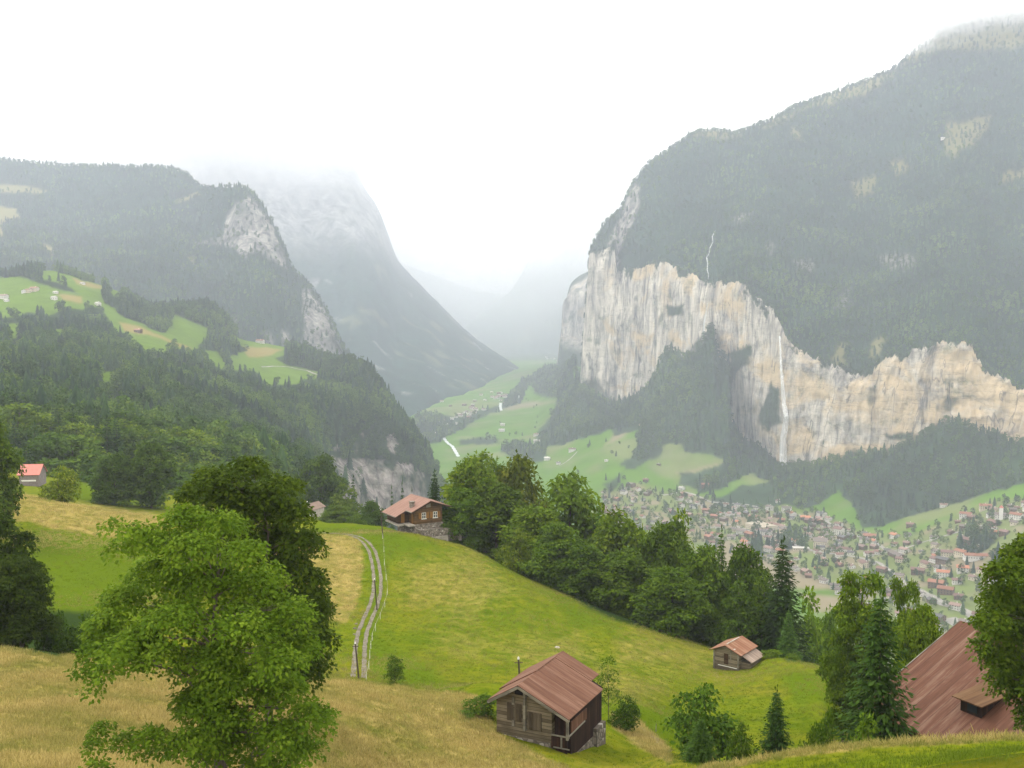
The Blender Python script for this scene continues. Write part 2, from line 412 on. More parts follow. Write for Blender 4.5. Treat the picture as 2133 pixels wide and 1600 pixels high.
rowsV = [
 [(600,0,760,-374),(3000,0,760,-374)],
 [(600,0,1250,-372),(1500,0,1250,-372),(2000,0,1240,-368),(2133,1300,1240),(3000,1250,1150)],
 [(600,0,1750,-372),(1500,0,1740,-372),(1700,0,1600,-366),(1900,0,1520,-352),(2020,1140,1440),(2133,1110,1400),(3000,1080,1250)],
 [(600,0,2100,-372),(1300,0,2080,-370),(1500,0,1990,-368),(1650,0,1920,-362),(1800,1104,1780),(1900,1085,1690),(2000,1072,1620),(2133,1040,1560),(3000,1020,1300)],
 r4,
 [(600,0,3400,-350),(840,0,3450,-345),(870,0,3500,-335),(950,0,3700,-322),(1050,0,3800,-318),(1110,0,3700,-315),(1150,826,3550),(1180,803,3420)] + base_row,
 [(600,0,4100,-320),(840,0,4100,-320),(950,0,4600,-318),(1080,785,5000),(1130,777,4900),(1170,0,4300,-220),(1195,0,3600,-150)] + [(x, y - 8, float(Ycl(x)) + 260) for x, y in BASE[1:]],
 [(600,0,6600,-300),(1080,0,6500,-292),(1150,0,6500,-285),(1190,0,5500,-240),(1230,0,5000,-200),(3000,0,3500,-100)],
 [(600,0,8500,-262),(1230,0,8500,-250),(3000,0,8000,-200)],
 [(600,0,10500,-200),(3000,0,10500,-150)],
]
FOR_V = [
 [(1615,1000),(1640,975),(1700,968),(1760,955),(1850,945),(1900,922),(1950,885),(1985,878),(2050,900),(2133,925),(2500,940),(2500,985),(2133,1008),(2050,1028),(1960,1060),(1900,1074),(1830,1100),(1795,1100),(1775,1050),(1745,1022),(1700,1055),(1672,1060),(1640,1052),(1600,1056),(1500,1062),(1480,1040),(1518,1030),(1545,1010),(1570,1010)],
 [(1195,792),(1240,826),(1280,840),(1333,820),(1369,776),(1377,747),(1400,725),(1430,740),(1487,680),(1500,730),(1524,760),(1525,859),(1540,908),(1560,925),(1600,945),(1625,965),(1640,985),(1590,1000),(1560,984),(1518,1010),(1486,1023),(1453,1028),(1438,1012),(1415,1012),(1417,985),(1447,985),(1483,975),(1511,960),(1483,946),(1447,943),(1428,944),(1419,925),(1378,927),(1378,946),(1340,968),(1305,982),(1292,966),(1322,948),(1328,921),(1330,895),(1305,900),(1280,908),(1273,896),(1255,902),(1222,912),(1179,923),(1132,936),(1113,918),(1122,897),(1141,878),(1160,852),(1160,831),(1109,820),(1107,784),(1140,770),(1170,760),(1200,740)],
 [(868,862),(905,868),(935,866),(965,872),(1000,856),(1045,843),(1062,815),(1085,796),(1106,792),(1086,838),(1045,852),(1000,872),(965,892),(935,906),(905,925),(880,925),(866,900)],
 [(1070,915),(1110,925),(1140,940),(1130,965),(1060,955),(1040,935)],[(960,915),(1000,912),(1040,916),(1040,924),(1000,926),(960,926)],
 [(1255,1010),(1300,985),(1290,1010),(1268,1030)],[(1480,1062),(1560,1058),(1560,1072),(1480,1078)],
 [(2000,1120),(2030,1105),(2060,1115),(2075,1130),(2030,1160),(1995,1165)],[(2060,1170),(2095,1160),(2100,1200),(2070,1215)],[(1560,1080),(1575,1090),(1590,1150),(1640,1110),(1680,1110),(1680,1140),(1620,1150),(1570,1160)]]
DRY_V = [[(1040,845),(1110,838),(1165,836),(1110,848),(1050,854)],[(1400,985),(1520,958),(1500,970),(1430,990)],[(1480,1075),(1560,1070),(1640,1080),(1600,1095),(1500,1100),(1470,1100)],
 [(1660,1235),(1760,1245),(1780,1270),(1700,1275)],[(2030,1150),(2133,1130),(2133,1170),(2060,1175)],[(1280,900),(1335,880),(1300,910),(1260,930)],[(1480,1110),(1640,1170),(1760,1230),(1500,1220)]]
VILLAGE = [[(1255,1025),(1320,1010),(1480,1040),(1600,1060),(1700,1065),(1800,1108),(1900,1112),(1985,1075),(2060,1045),(2133,1040),(2300,1060),(2300,1100),(2133,1110),(2060,1140),(2070,1240),(2060,1330),(1900,1330),(1700,1210),(1560,1170),(1400,1120),(1255,1090)]]
MEAD_V = [[(1378,929),(1419,927),(1440,950),(1483,948),(1511,960),(1483,973),(1447,983),(1417,985),(1405,1010),(1340,1012),(1300,985)],[(1490,1024),(1520,1012),(1560,986),(1600,1000),(1612,1030),(1590,1050),(1500,1050)],[(1775,1052),(1790,1098),(1800,1106),(1900,1078),(2050,1034),(2133,1012),(2133,1040),(2000,1060),(1900,1110),(1740,1070),(1700,1060),(1745,1026)],[(1113,940),(1179,925),(1222,914),(1255,905),(1275,900),(1335,880),(1300,915),(1330,950),(1290,970),(1260,1010),(1130,960)],[(905,925),(935,908),(965,894),(1000,875),(1045,856),(1108,822),(1160,832),(1140,878),(1122,897),(1112,915),(1050,912),(960,912),(915,930)],[(905,850),(935,862),(965,868),(1000,852),(1045,838),(1058,815),(1085,792),(1050,790),(930,825)]]
def covV(PX, PY, P):
    Yp = P[..., 1]; PYe = 800 - F * np.tan(np.arctan2(P[..., 2] - ZC, Yp) + PITCH)
    C = np.zeros(PX.shape + (3,))
    f = region(PX, PYe, FOR_V, 2.5, 9, 11, 20)
    f = np.maximum(f, sm(6900, 7300, Yp))
    v = region(PX, PYe, VILLAGE, 8, 10, 12) * (Yp < 2400)
    Q = np.stack([P[..., 0], P[..., 1], P[..., 2] * 0], -1)
    n = sm(-.05, .35, fbm(Q, 60, 3))
    C[..., 0] = 1 - f
    C[..., 1] = np.maximum(region(PX, PYe, DRY_V, 6, 6, 13), v * (.4 + .6 * n) * (P[..., 2] < 200))
    C[..., 1] = np.maximum(C[..., 1], .45 * sm(0, .3, fbm(Q + 55, 220, 3)))
    return C
def dispV(P, PX, PY, Y):
    P = P.copy(); s = sm(1.0, 60, P[..., 2])
    P[..., 2] += (1.0 + 9 * s) * fbm(P * (1, 1, .2), 160, 4) + 1
    return P
pxV = np.concatenate([np.arange(600, 1190, 5.0), np.arange(1190, 2200, 3.0), np.arange(2200, 3001, 16.0)])
surface('valley_floor', rowsV, pxV, [4, 36, 30, 22, 60, 34, 20, 8, 4], M_VAL, covV, dispV)

# ------------------------------------------------------------------ K: the great cliff, C: wooded slope above it
TOP = [(1205,800),(1209,780),(1213,720),(1218,660),(1223,600),(1228,530),(1232,524),(1283,520),(1285,566),(1340,565),(1365,548),(1430,570),(1470,590),(1530,590),(1560,605),(1590,635),(1620,663),(1640,705),(1680,740),(1730,765),(1790,785),(1840,762),(1900,737),(1990,720),(2030,735),(2060,770),(2133,812),(2300,830),(3000,830)]
def toprow(dy, f): return [(x, y + dy, float(Ycl(x)) + f) for x, y in TOP]
rowsK = [
 [(x, row_py(x, BASE) + 70 if x > 1205 else 870, float(Ycl(x)) - 10) for x, y in TOP],
 [(x, row_py(x, BASE) if x > 1235 else 800, float(Ycl(x)) + 5) for x, y in TOP],
 toprow(0, 40),
 toprow(16, 330),
]
GREEN_K = [[(1520,735),(1570,715),(1562,760),(1530,790),(1522,850),(1512,860)],[(1580,870),(1610,800),(1628,810),(1630,880),(1600,900)],[(1850,905),(1910,900),(1900,915),(1860,915)],[(1390,640),(1430,635),(1420,655),(1395,660)]]
def covK(PX, PY, P):
    C = np.zeros(PX.shape + (3,)); PYe = 800 - F * np.tan(np.arctan2(P[..., 2] - ZC, P[..., 1]) + PITCH)
    C[..., 2] = (1 - region(PX, PYe, GREEN_K, 5, 12, 21)) * (1 - .75 * sm(.30, .48, fbm(P * (1, 1, .8), 70, 4)))
    C[102:, :, 2] = 0
    rf = np.clip((np.arange(PX.shape[0]) - 12) / 90., 0, 1)[:, None] + 0 * PX; q = np.stack([PX * .7, PX * 0 + 2.2, rf * 60], -1)
    C[..., 2] *= 1 - sm(.90, .98, rf + .55 * fbm(q, 22, 5, .7))
    C[..., 2] *= 1 - .8 * sm(.10, .0, rf + .12 * fbm(q + 40, 24, 4))
    return C
def dispK(P, PX, PY, Y):
    P = P.copy(); Q = P * (1, 1, .13)
    w = 30 * fbm(Q, 170, 3) + 20 * fbm(Q, 60, 4, .6, True) + 9 * fbm(P * (1, 1, .5), 28, 4) + 10 * fbm(P * (.3, .3, 1.6), 60, 3)
    fade = 1 - .6 * sm(0, 60, P[..., 1] - Ycl(PX) - 20)
    P[..., 1] += (w + 8) * fade * sm(1200, 1250, PX) * .9
    fr = np.clip((Y - Ycl(PX) - 5) / 35, 0, 1); P[..., 2] += 22 * fr * fbm(np.stack([PX * .6, PX * 0 + 3.3, PX * 0 + 1.7], -1), 34, 5, .6) * sm(1215, 1260, PX)
    P[..., 2] += 16 * fr ** 3 * fbm(np.stack([PX, PX * 0 + 8.3, PX * 0], -1), 11, 3, .7, True) * sm(1215, 1260, PX)
    return P
pxK = np.concatenate([np.arange(1205, 2200, 2.4), np.arange(2200, 3001, 12.0)])
surface('cliff', rowsK, pxK, [12, 90, 10], M_CLIFF, covK, dispK)

SKY = [(1205,800),(1209,780),(1213,720),(1218,660),(1223,600),(1228,527),(1240,500),(1262,465),(1290,440),(1308,402),(1318,384),(1345,350),(1380,322),(1415,300),(1440,282),(1455,275),(1500,274),(1530,281),(1545,275),(1600,255),(1660,223),(1740,195),(1820,163),(1855,150),(1900,112),(1940,80),(1958,50),(1990,30),(2040,5),(2133,-45),(2600,-220),(3000,-300)]
YS = lambda x: float(pchip([1205,1228,1320,1455,1600,1850,2133,3000],[3320,3420,3560,3650,3650,3700,3700,3400], np.array([float(x)]))[0])
cx_ = sorted(set([p[0] for p in TOP] + [p[0] for p in SKY]))
def tp(x): return row_py(x, TOP) if x > 1205 else 800
rowsC = [
 [(x, tp(x) + 14, float(Ycl(x)) + 90) for x in cx_],
 [(x, tp(x) * .95 + row_py(x, SKY) * .05 - 2, (float(Ycl(x)) + 60) * .93 + YS(x) * .07) for x in cx_],
 [(x, tp(x) * .5 + row_py(x, SKY) * .5, (float(Ycl(x)) + 60) * .55 + YS(x) * .45) for x in cx_],
 [(x, row_py(x, SKY), YS(x)) for x in cx_],
 [(x, row_py(x, SKY) + 90, YS(x) + 900) for x in cx_],
]
MEAD_C = [[(1957,258),(2000,252),(2060,240),(2045,270),(2030,295),(1990,312),(1972,328),(1955,300)],[(1765,380),(1790,372),(1815,367),(1812,398),(1775,418)],[(1852,338),(1878,335),(1872,362),(1852,366)],[(1640,266),(1657,268),(1662,292),(1645,288)],[(2080,360),(2133,350),(2133,372),(2070,378)],
 [(1442,283),(1455,272),(1500,270),(1540,284),(1500,287)],[(1580,268),(1600,250),(1648,235),(1640,245),(1610,262)],[(1655,232),(1740,190),(1855,145),(1940,70),(1960,40),(2133,-60),(2400,-140),(2400,40),(2133,92),(2050,105),(1960,104),(1925,112),(1890,130),(1860,152),(1800,195),(1740,212),(1680,225)],
 [(1720,745),(1740,715),(1755,712),(1745,745),(1760,770),(1730,768)],[(1805,715),(1825,700),(1840,705),(1820,745),(1800,745)]]
ROCK_C = [[(1318,384),(1330,392),(1328,430),(1312,470),(1300,490),(1288,530),(1285,566),(1268,560),(1283,500),(1262,520),(1275,480),(1296,445),(1305,402)],[(1825,535),(1860,528),(1900,532),(1895,562),(1850,560)],[(1650,545),(1680,540),(1690,562),(1660,566)],[(1525,455),(1565,440),(1560,460),(1530,465)],[(1590,520),(1610,500),(1605,530)],[(1730,640),(1760,600),(1765,640)]]
def covC(PX, PY, P):
    PYe = 800 - F * np.tan(np.arctan2(P[..., 2] - ZC, P[..., 1]) + PITCH)
    C = np.zeros(PX.shape + (3,))
    C[..., 0] = region(PX, PYe, MEAD_C, 6, 14, 31) * .85; big = region(PX, PYe, ROCK_C[:1], 3, 6, 32); C[..., 2] = np.maximum(big * .9, .5 * region(PX, PYe, ROCK_C[1:], 7, 16, 33))
    C[..., 1] = .5
    return C
def dispC(P, PX, PY, Y):
    P = P.copy(); e = sm(0, 150, Y - Ycl(PX) - 20) * (1 - sm(-60, 300, Y - 3650))
    e = e * sm(0, 200, 3690 - Y) 
    w = 55 * fbm(P * (1, .5, .35), 420, 4, .55, True) + 16 * fbm(P, 90, 4)
    P[..., 1] -= w * e * sm(1215, 1330, PX)
    P[..., 2] += 7 * fbm(P, 60, 3)
    return P
pxC = np.concatenate([np.arange(1205, 2200, 4.0), np.arange(2200, 3001, 14.0)])
surface('mountain_slope', rowsC, pxC, [10, 60, 70, 8], M_SLOPE, covC, dispC)

# ------------------------------------------------------------------ D: the wooded hill on the left
TOPD = [(-900,520),(-300,560),(0,577),(90,563),(200,590),(240,605),(330,648),(425,640),(470,665),(500,706),(560,716),(620,728),(660,742),(700,752),(735,757),(760,768),(790,800),(820,848),(850,888),(880,928),(903,970),(912,1000),(925,1060),(960,1120),(1000,1160)]
def yD(x): return float(pchip([-900,0,200,430,600,735,800,912,1000],[1900,2000,1950,2050,2200,1900,1800,1700,1650], np.array([float(x)]))[0])
rowsD = [
 [(-900,0,330,-66),(0,0,345,-64),(330,0,345,-72),(640,0,440,-105),(700,0,800,-230),(760,0,1380,-340),(912,0,1500,-372),(1000,0,1500,-376)],
 [(-900,940,420),(0,955,420),(300,975,440),(500,990,520),(640,1010,640),(700,1045,1000),(760,1040,1450),(860,1048,1510),(912,0,1560,-360),(1000,0,1560,-376)],
 [(-900,850,600),(0,875,600),(300,900,680),(500,925,860),(600,934,1060),(640,935,1150),(700,955,1420),(760,964,1500),(860,978,1540),(912,1010,1600),(1000,0,1600,-376)],
 [(-900,730,1000),(0,760,1000),(300,790,1060),(500,840,1200),(640,860,1350),(735,860,1560),(800,880,1620),(850,915,1640),(912,1003,1660),(1000,0,1630,-376)],
 [(-900,640,1500),(0,668,1500),(300,700,1600),(500,760,1750),(640,790,1800),(735,790,1780),(800,830,1740),(850,892,1690),(912,1001,1690),(1000,0,1640,-376)],
 [(x, y, yD(x)) for x, y in TOPD],
 [(x, y + 60, yD(x) + 350) for x, y in TOPD],
]
MEAD_D = [[(-400,575),(0,582),(42,582),(105,603),(167,618),(175,640),(140,638),(101,652),(60,645),(27,657),(-400,665)],
 [(89,565),(110,568),(148,580),(175,590),(211,595),(209,614),(213,637),(234,645),(249,662),(295,679),(316,692),(348,700),(380,709),(409,723),(386,730),(365,716),(342,732),(327,728),(291,725),(274,710),(270,694),(249,686),(236,688),(234,667),(219,645),(203,635),(172,633),(175,618),(167,612),(152,597),(127,585),(89,576)],
 [(363,660),(390,671),(430,688),(420,709),(401,722),(371,709),(348,696),(359,679)],
 [(486,704),(521,713),(590,722),(590,737),(562,742),(572,752),(595,766),(667,780),(650,786),(630,785),(616,795),(578,797),(552,800),(544,775),(529,769),(480,766),(483,744),(521,734),(515,722)],
 [(423,732),(452,738),(472,770),(443,754)],[(203,778),(247,780),(262,798),(240,806),(215,800)],[(18,680),(40,678),(38,698),(24,700)],[(112,690),(135,690),(137,708),(115,706)],[(225,595),(250,600),(253,615),(240,612)]]
DRYD = [[(120,612),(168,618),(172,632),(130,625)],[(250,670),(295,681),(316,692),(400,725),(380,725),(320,700),(260,690)],[(150,580),(211,595),(211,603),(160,592)],[(500,722),(560,725),(590,728),(560,742),(520,745)]]
ROCK_D = [[(596,932),(615,928),(640,926),(662,944),(690,948),(712,955),(740,955),(800,957),(850,965),(880,984),(895,1070),(600,1075)],[(803,906),(820,903),(826,925),(822,948),(810,935)],[(748,905),(760,900),(755,925)],[(735,925),(748,922),(742,945)],[(690,925),(712,925),(708,938),(692,938)]]
def covD(PX, PY, P):
    PYe = 800 - F * np.tan(np.arctan2(P[..., 2] - ZC, P[..., 1]) + PITCH)
    C = np.zeros(PX.shape + (3,))
    C[..., 0] = region(PX, PYe, MEAD_D, 2.5, 4, 41, 14, 5); C[..., 1] = region(PX, PYe, DRYD, 3, 5, 42)
    C[..., 0] = np.maximum(C[..., 0], .75 * (P[..., 1] < 400) * (PX < 380))
    C[..., 2] = region(PX, PYe, ROCK_D, 3, 7, 43, 16) * (P[..., 1] > 900) * np.clip(.62 + 2.4 * fbm(P * (1, 1, .8), 34, 4), 0, 1)
    return C
def dispD(P, PX, PY, Y):
    P = P.copy(); e = sm(500, 900, Y)
    P[..., 2] += (1.5 + 2.5 * e) * fbm(P, 120, 4)
    P[..., 1] += 13 * fbm(P * (1, 1, .6), 40, 4, .65, True) * sm(880, 935, PY) * sm(1000, 1300, Y)
    return P
pxD = np.arange(-900, 1001, 3.0)
surface('hillside', rowsD, pxD, [6, 34, 40, 34, 44, 6], M_HILL, covD, dispD)

# ------------------------------------------------------------------ E: the far left mountain
TOPE = [(-900,250),(-300,300),(0,334),(60,340),(150,347),(250,349),(350,351),(385,364),(405,378),(414,388),(425,393),(450,391),(500,390),(525,404),(550,435),(575,480),(595,520),(606,555),(640,590),(660,620),(680,650),(700,690),(720,728),(732,748),(745,790),(760,850),(790,930)]
def yE(x): return float(pchip([-900,0,350,410,450,600,735,790],[4300,4200,3950,3900,3500,3250,3050,3000], np.array([float(x)]))[0])
rowsE = [
 [(x, min(y + 330, 960), 2300 + max(0, (x + 300)) * .35) for x, y in TOPE],
 [(x, y + 230 if x < 500 else y + max(8, (735 - x) * .9), 2650 + max(0, (x + 300)) * .25) for x, y in TOPE],
 [(x, y + 110 if x < 500 else y + max(4, (735 - x) * .42), yE(x) - (500 if x < 430 else 190)) for x, y in TOPE],
 [(x, y, yE(x)) for x, y in TOPE],
 [(x, y + 70, yE(x) + 600) for x, y in TOPE],
]
ROCK_E = [[(482,450),(498,425),(520,408),(545,430),(570,475),(592,520),(602,556),(575,550),(560,540),(540,520),(515,538),(490,515),(470,512),(440,508),(412,505),(470,492)],
 [(628,602),(645,598),(665,628),(688,665),(712,715),(725,745),(735,770),(640,760),(632,720),(640,680),(636,640)],[(590,690),(605,690),(610,730),(596,735)],[(555,690),(570,695),(575,720),(560,715)],[(495,660),(515,690),(505,700)]]
MEAD_E = [[(-400,380),(0,384),(60,387),(105,397),(100,404),(0,400),(-400,400)],[(-400,425),(0,428),(45,435),(48,455),(20,460),(16,495),(5,498),(0,470),(-400,470)],[(93,515),(105,508),(122,520),(120,535)],[(370,418),(420,400),(425,405),(385,422)],[(398,535),(412,535),(410,550)]]
def covE(PX, PY, P):
    PYe = 800 - F * np.tan(np.arctan2(P[..., 2] - ZC, P[..., 1]) + PITCH)
    C = np.zeros(PX.shape + (3,))
    C[..., 0] = region(PX, PYe, MEAD_E, 3, 6, 51); C[..., 1] = .6; C[..., 2] = region(PX, PYe, ROCK_E, 4, 9, 52) * np.clip(.72 + 1.5 * fbm(P * (1, 1, .7), 75, 4), .1, 1)
    return C
def dispE(P, PX, PY, Y):
    P = P.copy(); yt = np.interp(PX, [p[0] for p in TOPE], [yE(p[0]) for p in TOPE])
    e = sm(0, 120, yt - Y)
    P[..., 1] -= e * (60 * fbm(P * (1, .6, .4), 420, 4, .55, True) + 20 * fbm(P, 90, 4))
    P[..., 2] += 8 * fbm(P, 80, 3)
    return P
pxE = np.arange(-900, 791, 4.0)
surface('left_mountain', rowsE, pxE, [16, 40, 40, 6], M_SLOPE, covE, dispE)

# ------------------------------------------------------------------ F, G, H: the misty mountains up the valley
TOPF = [(100,330),(200,300),(300,262),(400,232),(500,262),(560,285),(640,318),(700,335),(735,346),(758,388),(785,430),(805,480),(818,515),(830,545),(850,568),(880,598),(930,648),(980,698),(1010,722),(1045,742),(1070,758),(1090,772),(1115,790)]
BASF = [(100,800,4600),(500,800,4300),(700,870,3900),(800,885,3500),(870,862,3650),(930,834,4150),(1000,812,4650),(1045,795,5300),(1085,776,6000),(1115,790,6300)]
def bF(x): return row_py(x, BASF)
def yb(x): return float(pchip([p[0] for p in BASF], [p[2] for p in BASF], np.array([float(x)]))[0])
rowsF = [
 [(x, bF(x) + 60, yb(x) - 100) for x, y in TOPF],
 [(x, bF(x) + 1, yb(x)) for x, y in TOPF],
 [(x, bF(x) * .48 + y * .52, yb(x) * .45 + 5900 * .55) for x, y in TOPF],
 [(x, y, 6300) for x, y in TOPF],
 [(x, y + 40, 7600) for x, y in TOPF],
]
def covF(PX, PY, P):
    C = np.zeros(PX.shape + (3,)); z = P[..., 2] + 90 * fbm(P, 300, 4)
    C[..., 2] = .7 * sm(640, 900, z); C[..., 2] = np.maximum(C[..., 2], .6 * sm(.33, .5, fbm(P * (1, 1, .4), 160, 4)))
    C[..., 0] = .5 * sm(.2, .5, fbm(P + 700, 200, 3)); C[..., 1] = .5
    return C
def dispF(P, PX, PY, Y):
    P = P.copy(); e = sm(0, 250, 6300 - Y)
    P[..., 1] -= e * (140 * fbm(P * (1, .7, .3), 700, 5, .55, True) + 40 * fbm(P, 150, 4))
    P[..., 2] += 22 * fbm(P, 140, 4) * sm(1090, 1000, PX)
    return P
surface('far_mountain', rowsF, np.arange(100, 1116, 4.0), [4, 60, 60, 6], M_FAR, covF, dispF)

def simple_far(name, top, base, Y0, Y1, px, mat=M_FAR, rockz=(700, 900), amp=90):
    rows = [[(x, base + 40, Y0 - 200) for x, y in top], [(x, max(base, y + 3), Y0) for x, y in top], [(x, y, Y1) for x, y in top], [(x, y + 50, Y1 + 1200) for x, y in top]]
    def cv(PX, PY, P):
        C = np.zeros(PX.shape + (3,)); z = P[..., 2] + 90 * fbm(P, 300, 4); C[..., 2] = sm(rockz[0], rockz[1], z)
        C[..., 0] = .4 * sm(.1, .5, fbm(P + 700, 260, 3)); C[..., 1] = .5
        return C
    def dp(P, PX, PY, Y):
        P = P.copy(); P[..., 1] -= sm(0, 200, Y1 - Y) * (amp * fbm(P * (1, .7, .3), 700, 5, .55, True)); P[..., 2] += amp * .2 * fbm(P, 200, 4)
        return P
    surface(name, rows, px, [3, 50, 5], mat, cv, dp)
simple_far('valley_head_slope', [(760,500),(840,548),(900,572),(960,596),(990,606),(1040,612),(1120,640),(1200,700)], 735, 9000, 9700, np.arange(760, 1201, 5.0), rockz=(900, 1100))
simple_far('misty_slope', [(960,690),(1000,650),(1060,610),(1100,548),(1150,482),(1190,446),(1230,420),(1310,396),(1450,360),(1600,330)], 735, 8000, 8900, np.arange(960, 1601, 5.0), rockz=(700, 1000))
simple_far('headwall', [(500,440),(700,440),(900,455),(1050,440),(1200,420),(1500,380)], 690, 10200, 11200, np.arange(500, 1501, 8.0), rockz=(500, 800), amp=140)
rowsH = [
 [(1150,800,4400),(1300,800,4300)],
 [(1160,765,5000),(1168,702,5000),(1180,700,4950),(1205,708,4900),(1300,730,4700)],
 [(1160,760,5010),(1169,700,5010),(1172,636,5030),(1178,622,5010),(1186,617,5000),(1190,606,4980),(1212,602,4950),(1220,594,4940),(1235,590,4900),(1300,560,4750)],
 [(1160,760,5400),(1174,655,5500),(1190,590,5500),(1235,560,5500),(1300,520,5400)],
 [(1160,780,6200),(1235,640,6200),(1300,600,6200)],
]
def covH(PX, PY, P):
    C = np.zeros(PX.shape + (3,)); C[..., 2] = 1 - sm(60, 200, P[..., 1] - 4975); C[:3] = 0; return C
def dispH(P, PX, PY, Y):
    P = P.copy(); P[..., 1] += 25 * fbm(P * (1, 1, .15), 120, 4, .6, True); return P
surface('far_cliff', rowsH, np.arange(1160, 1301, 2.0), [3, 40, 12, 4], M_CLIFF, covH, dispH)

# ------------------------------------------------------------------ vegetation meshes
def unit(v): return v / (np.linalg.norm(v, axis=-1, keepdims=True) + 1e-9)
def leaf_quads(base, ax, nrm, L, W, fold=.18):
    """diamond leaves: base point, axis, normal, length, width (arrays)"""
    ax = unit(ax); side = unit(np.cross(ax, nrm)); n = np.cross(side, ax)
    L = L[:, None]; W = W[:, None]
    mid = base + ax * L * .45
    v = np.stack([base, mid + side * W * .5 - n * W * fold, base + ax * L - n * L * .12, mid - side * W * .5 - n * W * fold], 1)
    return v.reshape(-1, 3), np.arange(len(base) * 4).reshape(-1, 4)
def crown_leaves(rs, lobes, leaf, spray, per, dens=1.0, flat=.8, droop=.35, inner=.15, up=.8):
    B, A, N, L, W, VV = [], [], [], [], [], []
    for (x, y, z, r) in lobes:
        k = max(4, int(dens * 4 * math.pi * r * r * .8 / (spray * spray * 2.2)))
        d = unit(rs.normal(size=(k, 3))); d[:, 2] = np.where(d[:, 2] < -.45, -d[:, 2] * .8, d[:, 2]); d = unit(d)
        rr = r * rs.uniform(.72, 1.08, (k, 1))
        ins = rs.rand(k, 1) < inner; rr = np.where(ins, rr * rs.uniform(.3, .8, (k, 1)), rr)
        c = np.array([x, y, z]) + d * rr * (1, 1, flat)
        n = unit(d * .65 + np.array([0, 0, up]) + rs.normal(size=(k, 3)) * .25)
        sv = rs.rand(k)
        ci = np.repeat(np.arange(k), per); m = len(ci)
        e1 = unit(np.cross(n, rs.normal(size=(k, 3)))); e2 = np.cross(n, e1)
        a = rs.uniform(0, 2 * math.pi, m); q = spray * np.sqrt(rs.rand(m)) * rs.uniform(.7, 1.25, k)[ci]
        rad = e1[ci] * np.cos(a)[:, None] + e2[ci] * np.sin(a)[:, None]
        b = c[ci] + rad * q[:, None] + n[ci] * (rs.normal(size=m) * .10 * spray - droop * q * q / spray)[:, None]
        B.append(b); A.append(rad + rs.normal(size=(m, 3)) * .45 - np.array([0, 0, .25])); N.append(n[ci] + rs.normal(size=(m, 3)) * .38)
        L.append(leaf * rs.uniform(.7, 1.3, m)); W.append(leaf * rs.uniform(.5, .8, m))
        VV.append(np.clip(.62 * sv[ci] + .38 * rs.rand(m), 0, 1))
    B, A, N, L, W, VV = [np.concatenate(q) for q in (B, A, N, L, W, VV)]
    v, f = leaf_quads(B, A, N, L, W)
    return v, f, np.repeat(VV, 4)
def limb(mb, pts, r0, r1, n=6):
    k = len(pts)
    for i in range(k - 1):
        a = r0 + (r1 - r0) * i / (k - 1); b = r0 + (r1 - r0) * (i + 1) / (k - 1)
        mb.cyl(pts[i], pts[i + 1], a, b, n)
def trunk_mesh(name, rs, H, lobes, r0, lean=(0, 0), n=7, sub=True, rise=.55):
    mb = MB(); top = H * .82
    tp = [Vector((lean[0] * (t ** 1.5) * H + .02 * H * math.sin(5 * t + r0 * 9) * t, lean[1] * t * H, t * top - .4 * (t == 0))) for t in np.linspace(0, 1, 8)]
    limb(mb, tp, r0, r0 * .18, n)
    for (x, y, z, r) in lobes:
        hd = math.hypot(x, y); zb = max(H * .10, z - rise * hd - .3 * r); t = min(.93, zb / top)
        i = t * 7; a = tp[int(i)].lerp(tp[min(7, int(i) + 1)], i % 1); b = Vector((x, y, z))
        if (b - a).length < .4: continue
        m1 = a.lerp(b, .5) + Vector((0, 0, .08 * (b - a).length))
        rb = r0 * (1 - t) * .38 + r0 * .07
        limb(mb, [a, m1, b], rb, rb * .35, 5)
        if sub:
            for q in range(4):
                d = unit(rs.normal(size=3)); d[2] = abs(d[2]) * .5
                limb(mb, [m1.lerp(b, .2 + .2 * q), b + Vector(tuple(d)) * r * .8], rb * .35, rb * .1, 4)
    me = bpy.data.meshes.new(name); me.from_pydata(mb.v, [], mb.f); me.materials.append(M_BARK)
    me.polygons.foreach_set('use_smooth', np.ones(len(me.polygons), bool)); me.update()
    return me
def broad_lobes(rs, H, Rw, n, low=.25, pointy=.0):
    """lobes filling a rounded crown of height H and radius Rw"""
    out = []
    for i in range(n * 8):
        t = rs.uniform(low, .93); xx = (t - low) / (.96 - low)
        prof = max(.1, 1 - abs(2 * xx - .85) ** 2.3) ** .5 if not pointy else math.sin(math.pi * min(1, max(.08, (t - low * .55) / (1 - low * .45))) ** (.8 + pointy * .6)) ** .65
        rad = Rw * prof * math.sqrt(rs.uniform(.12, 1)) * .78; a = rs.uniform(0, 2 * math.pi)
        r = Rw * rs.uniform(.26, .42) * (.7 + .3 * prof)
        p = (rad * math.cos(a), rad * math.sin(a), t * H, r)
        if all((p[0] - q[0]) ** 2 + (p[1] - q[1]) ** 2 + (p[2] - q[2]) ** 2 > (.62 * (r + q[3])) ** 2 * .75 for q in out): out.append(p)
        if len(out) >= n: break
    return out
def broad_proto(seed, H, Rw, nl, leaf, spray, per, dens=1.0, mat=None, low=.22, pointy=0, r0=None, sub=True, inner=.2, up=.8):
    rs = np.random.RandomState(seed); lobes = broad_lobes(rs, H, Rw, nl, low, pointy)
    v, f, va = crown_leaves(rs, lobes, leaf, spray, per, dens, inner=inner, up=up)
    return dict(crown=mesh_np('broad_crown', v, f, mat or M_BROAD, False, {'var': va}), trunk=trunk_mesh('broad_trunk', rs, H, lobes, r0 or H * .018, n=7, sub=sub), H=float(v[:, 2].max()), R=Rw)
